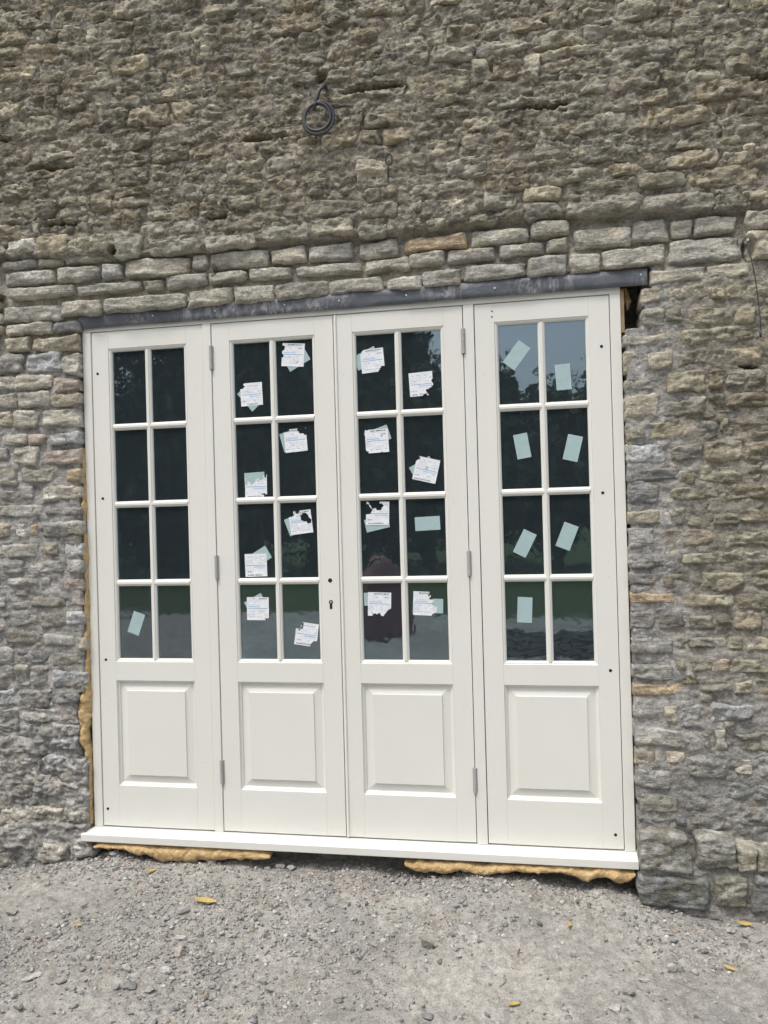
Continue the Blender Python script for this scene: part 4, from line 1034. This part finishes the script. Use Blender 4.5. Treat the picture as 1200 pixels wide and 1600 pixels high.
# u, v on the ground, half length in m, flatness, colour letter, label
GRP = 'loose stones lying in the yard'
LS = [(667, 1478, .028, .85, 'k', 'biggest dark knobbly stone lying alone on the dusty yard'),
 (279, 1487, .030, .55, 'r', 'brownish square broken stone lying among pale chips'),
 (20, 1428, .026, .5, 'g', 'flat grey stone in the chips below the foot of the wall by the foam bead'),
 (10, 1382, .026, .4, 'g', None), (48, 1524, .032, .3, 'w', 'long pale flake lying at the edge of the pale chips'),
 (197, 1516, .020, .7, 'w', None), (259, 1517, .024, .5, 'w', None), (203, 1541, .038, .35, 's', 'long dark flat slate piece lying among pale chips'),
 (233, 1549, .022, .4, 'g', None), (180, 1540, .018, .6, 'g', None), (286, 1434, .026, .5, 'g', None), (281, 1466, .020, .35, 'w', None),
 (208, 1330, .022, .6, 'l', None), (248, 1342, .022, .35, 'l', None), (315, 1351, .022, .7, 'l', None), (345, 1350, .024, .7, 'r', 'reddish brown block lying against the foam under the sill'),
 (420, 1365, .018, .5, 'l', None), (445, 1360, .020, .5, 'g', None), (470, 1348, .022, .6, 'l', None), (130, 1420, .016, .5, 'g', None),
 (1049, 1518, .019, .8, 'w', 'pale block standing on edge beside a yellow leaf'), (962, 1578, .024, .4, 'w', 'white flat flake lying alone in the dust'), (985, 1559, .026, .5, 'g', None),
 (898, 1494, .017, .8, 'g', None), (896, 1507, .013, .5, 'w', None), (717, 1492, .014, .4, 'w', None), (1006, 1535, .018, .3, 'w', None), (1128, 1385, .020, .5, 'g', None),
 (1140, 1438, .022, .5, 'w', None), (1165, 1448, .022, .7, 'g', None), (1122, 1480, .016, .7, 'w', None), (1180, 1458, .024, .5, 'g', None), (806, 1553, .018, .4, 'g', None),
 (583, 1470, .016, .5, 'g', None), (500, 1514, .020, .5, 'g', None), (447, 1538, .018, .5, 'w', None), (420, 1536, .016, .6, 'g', None), (30, 1575, .024, .5, 'g', None), (12, 1606, .022, .5, 'w', None),
 (95, 1535, .020, .5, 'g', None), (112, 1545, .016, .6, 'g', None), (670, 1579, .022, .3, 's', None), (330, 1535, .016, .5, 'g', None), (350, 1545, .018, .6, 'g', None), (128, 1492, .014, .6, 'g', None), (75, 1392, .018, .5, 'g', None), (100, 1384, .016, .5, 'k', None)]
KIND = {'g': 'small grey angular stone lying', 'w': 'small pale angular stone lying', 'l': 'small blue grey stone lying', 's': 'thin dark slate flake lying', 'k': 'small dark brown stone lying', 'r': 'small reddish stone lying'}
for i, (u, v, s, fl, c, lab) in enumerate(LS):
    x, y = gpt(u, v, -0.15); y = min(y, -0.03)
    z = float(ground_z(np.array([x]), np.array([y]))[0])
    o = link('loose_stone', big_stone(500 + i, s, fl, np.array(PAL[c]) * (1.12 if c != 'w' else 0.95)), M_CHIP)
    o.location = (x, y, z + s * fl * 0.62); o.rotation_euler = (rg.normal(0, .12), rg.normal(0, .12), rg.uniform(-0.7, 0.7))
    where = 'at the foot of the projecting footing stones' if u > 1100 else 'in the rubble under the sill' if v < 1372 and u > 150 else 'below the wall beside the foam bead' if u < 150 and v < 1450 else 'among the pale chips beyond the longest leaf' if u < 470 and v > 1480 else 'in the open dusty yard'
    tag(o, lab or f'{KIND[c]} {where}', 'stone', GRP)

def fallen_leaf(u, v, ln, rot, label, curl=0.25, colm=None):
    x, y = gpt(u, v, -0.155); z = float(ground_z(np.array([x]), np.array([y]))[0])
    n = 14; V, F = [], []
    for i in range(n + 1):
        t = i / n; w_ = ln * 0.16 * math.sin(PI * min(t * 1.06, 1)) ** 0.8 + 0.0005; xc = (t - .5) * ln; zc = curl * ln * (2 * (t - .5)) ** 2 * 0.5
        for s in (-1, -.5, 0, .5, 1): V.append((xc, s * w_ + 0.06 * ln * math.sin(t * 3), zc + abs(s) * w_ * 0.55))
    for i in range(n):
        for j in range(4): F.append((i * 5 + j, i * 5 + j + 1, (i + 1) * 5 + j + 1, (i + 1) * 5 + j))
    lf_ = empty('fallen_leaf', (x, y, z + 0.006)); lf_.rotation_euler = (0.15, 0.1, math.radians(rot))
    o = link('blade', mesh_np('blade', V, F), M_YLEAF, lf_)
    sm = o.modifiers.new('thickness', 'SOLIDIFY'); sm.thickness = 0.0006
    v2, f2 = tube_vf([(-ln * .5, 0, curl * ln * .5), (-ln * .62, 0.002, curl * ln * .55), (-ln * .75, 0.004, curl * ln * .5)], 0.0008, 6)
    link('stalk', mesh_np('stalk', v2, f2), M_YLEAF, lf_)
    tag(lf_, label, 'leaf', 'yellow leaves fallen on the yard')
fallen_leaf(322, 1429, 0.088, 3, 'longest yellow leaf, lying flat below the foam lump near the jamb')
fallen_leaf(237, 1377, 0.050, 55, 'curled yellow leaf standing on the rubble closest to the foam lump under the sill')
fallen_leaf(891, 1457, 0.040, 75, 'small yellow leaf pointing at the wall below the long foam strip')
fallen_leaf(803, 1563, 0.042, 25, 'greenish yellow leaf in the chips out in the open yard')
fallen_leaf(1141, 1514, 0.040, -30, 'small yellow leaf lying beside a pale stone block')
fallen_leaf(1163, 1437, 0.062, 0, 'curled brown yellow leaf at the foot of the projecting footing stones', 0.5)
fallen_leaf(122, 1453, 0.030, 10, 'scrap of yellow leaf half covered by dust')
# twigs
M_TWIG = simple('twig', (0.13, 0.09, 0.06), 0.9)
for i, (u, v, ln, r_) in enumerate([(436, 1424, .05, 60), (810, 1485, .03, 80), (638, 1386, .06, 70), (1002, 1424, .05, -20), (585, 1360, .05, 20)]):
    x, y = gpt(u, v, -0.15); z = float(ground_z(np.array([x]), np.array([y]))[0]); a = math.radians(r_)
    V, F = tube_vf([(-ln / 2 * math.cos(a), -ln / 2 * math.sin(a), 0.004), (0.003, 0.002, 0.010), (ln / 2 * math.cos(a), ln / 2 * math.sin(a), 0.005)], [0.0016, 0.0013, 0.0007], 6)
    o = link('twig', mesh_np('twig', V, F), M_TWIG); o.location = (x, y, z); tag(o, 'thin brown twig lying on the dusty yard', 'twig', 'twigs on the yard')

# ------------------------------------------------------------------ trees across the lawn, mirrored in the panes
def tree(x, y, h, r, seed, label, n=11000, trunk=True):
    r_ = np.random.RandomState(seed); zg = -0.165
    t = empty('broadleaf_tree', (x, y, zg)); tag(t, label, 'tree', 'trees across the lawn')
    V, F = tube_vf([(0, 0, -0.1), (0.05, 0, h * .25), (0, 0.05, h * .5), (0.1, 0, h * .85)], [0.035 * h, 0.028 * h, 0.02 * h, 0.006 * h], 9)
    V = [tuple(v) for v in V]
    for k in range(7):
        a = r_.uniform(0, 2 * PI); z0 = h * r_.uniform(.25, .6); l = r * r_.uniform(.5, .85)
        v, f = tube_vf([(0, 0, z0), (l * .5 * math.cos(a), l * .5 * math.sin(a), z0 + l * .4), (l * math.cos(a), l * math.sin(a), z0 + l * .6)], [0.012 * h, 0.008 * h, 0.003 * h], 6)
        F += [tuple(i + len(V) for i in q) for q in f]; V += [tuple(q) for q in v]
    link('trunk', mesh_np('trunk', V, F), M_BARK, t)
    ncl = 34; cl = r_.normal(size=(ncl, 3)); cl /= np.linalg.norm(cl, axis=1)[:, None]; cl *= r_.uniform(0.35, 1.0, (ncl, 1)) ** 0.6
    cl = cl * np.array([r, r, h * .42]) + np.array([0, 0, h * .56])
    idx = r_.randint(0, ncl, n); P = cl[idx] + r_.normal(size=(n, 3)) * np.array([r * .20, r * .20, h * .085])
    P[:, 2] = np.maximum(P[:, 2], 0.15)
    a = r_.normal(size=(n, 3)); a /= np.linalg.norm(a, axis=1)[:, None]; b2 = np.cross(a, r_.normal(size=(n, 3))); b2 /= np.linalg.norm(b2, axis=1)[:, None]
    s = r_.uniform(0.10, 0.22, (n, 1))
    Q = np.stack([P - a * s, P + b2 * s * .55, P + a * s, P - b2 * s * .55], 1).reshape(-1, 3)
    link('crown', mesh_np('crown', Q, np.arange(n * 4).reshape(-1, 4), smooth=False), M_TREE, t)
TREES = [(-11.5, -20, 11, 3.6), (-7.6, -21, 10.5, 3.2), (-4.6, -20, 9.6, 2.6), (-2.2, -20.5, 7.4, 1.3), (6.0, -19.5, 8.4, 1.6), (8.2, -21, 10, 3.0)]
for i, (x, y, h, r) in enumerate(TREES): tree(x, y, h, r, 900 + i, 'tall leafy tree standing across the lawn, mirrored in the door panes')
for i, x in enumerate(np.arange(-13, 11, 1.75)):
    tree(float(x), -18.2 + 0.5 * math.sin(i * 2.3), 5.0 + 0.3 * math.sin(i * 1.9), 1.5, 950 + i, 'low bushy tree in the boundary row across the lawn', 6000)

# ------------------------------------------------------------------ heap and boards out in the yard, mirrored low in the panes
M_TARP = simple('maroon_tarpaulin', (0.20, 0.075, 0.07), 0.6, 0, 0.25, 6, 0.02, 9)
def heap(x, y, rx, ry, h, mat, name, label, cat, seed):
    n1, n2 = 48, 22; V = []
    for j in range(n2 + 1):
        t_ = j / n2
        for k in range(n1):
            a = 2 * PI * k / n1; rr_ = (t_ ** 0.8) * (1 + 0.14 * math.sin(3 * a + seed) + 0.08 * math.sin(7 * a + 2 * seed) * t_)
            V.append((rx * rr_ * math.cos(a), ry * rr_ * math.sin(a), h * (1 - t_ ** 2.2) + 0.0 * a))
    V = np.array(V); V[:, 2] += 0.05 * h * fbm(V[:, 0] * 6, V[:, 1] * 6, 0.3, 3, seed) * (V[:, 2] / h) ; V[:, 2] -= 0.02
    F = [(j * n1 + k, (j + 1) * n1 + k, (j + 1) * n1 + (k + 1) % n1, j * n1 + (k + 1) % n1) for j in range(n2) for k in range(n1)]
    o = link(name, mesh_np(name, V, F), mat); o.location = (x, y, -0.165); tag(o, label, cat)
heap(0.05, -6.2, 0.42, 0.45, 0.92, M_TARP, 'covered_heap', 'heap under a maroon tarpaulin out in the yard, mirrored in the lockless leaf', 'tarpaulin', 3)
M_BOARD = simple('grey_board', (0.30, 0.29, 0.27), 0.8, 0, 0.35, 9, 0.003, 30)
bs = empty('board_stack', (2.3, -5.2, -0.165)); tag(bs, 'low stack of weathered grey boards out in the yard, mirrored in bottom panes', 'boards')
rb = np.random.RandomState(8)
for lv in range(4):
    for k in range(3):
        x0 = 1.15 + rb.uniform(-0.12, 0.12); z0 = -0.166 + 0.02 + lv * 0.062; y0 = -5.5 + k * 0.21 + rb.uniform(-0.015, 0.015)
        box('board', x0, x0 + 2.5 + rb.uniform(-0.2, 0.2), y0, y0 + 0.185, z0, z0 + 0.045, M_BOARD, bs)
    for xb in (1.5, 3.2): box('bearer', xb, xb + 0.05, -5.52, -4.9, -0.166 + 0.003 + lv * 0.062, -0.166 + 0.0195 + lv * 0.062, M_BOARD, bs)
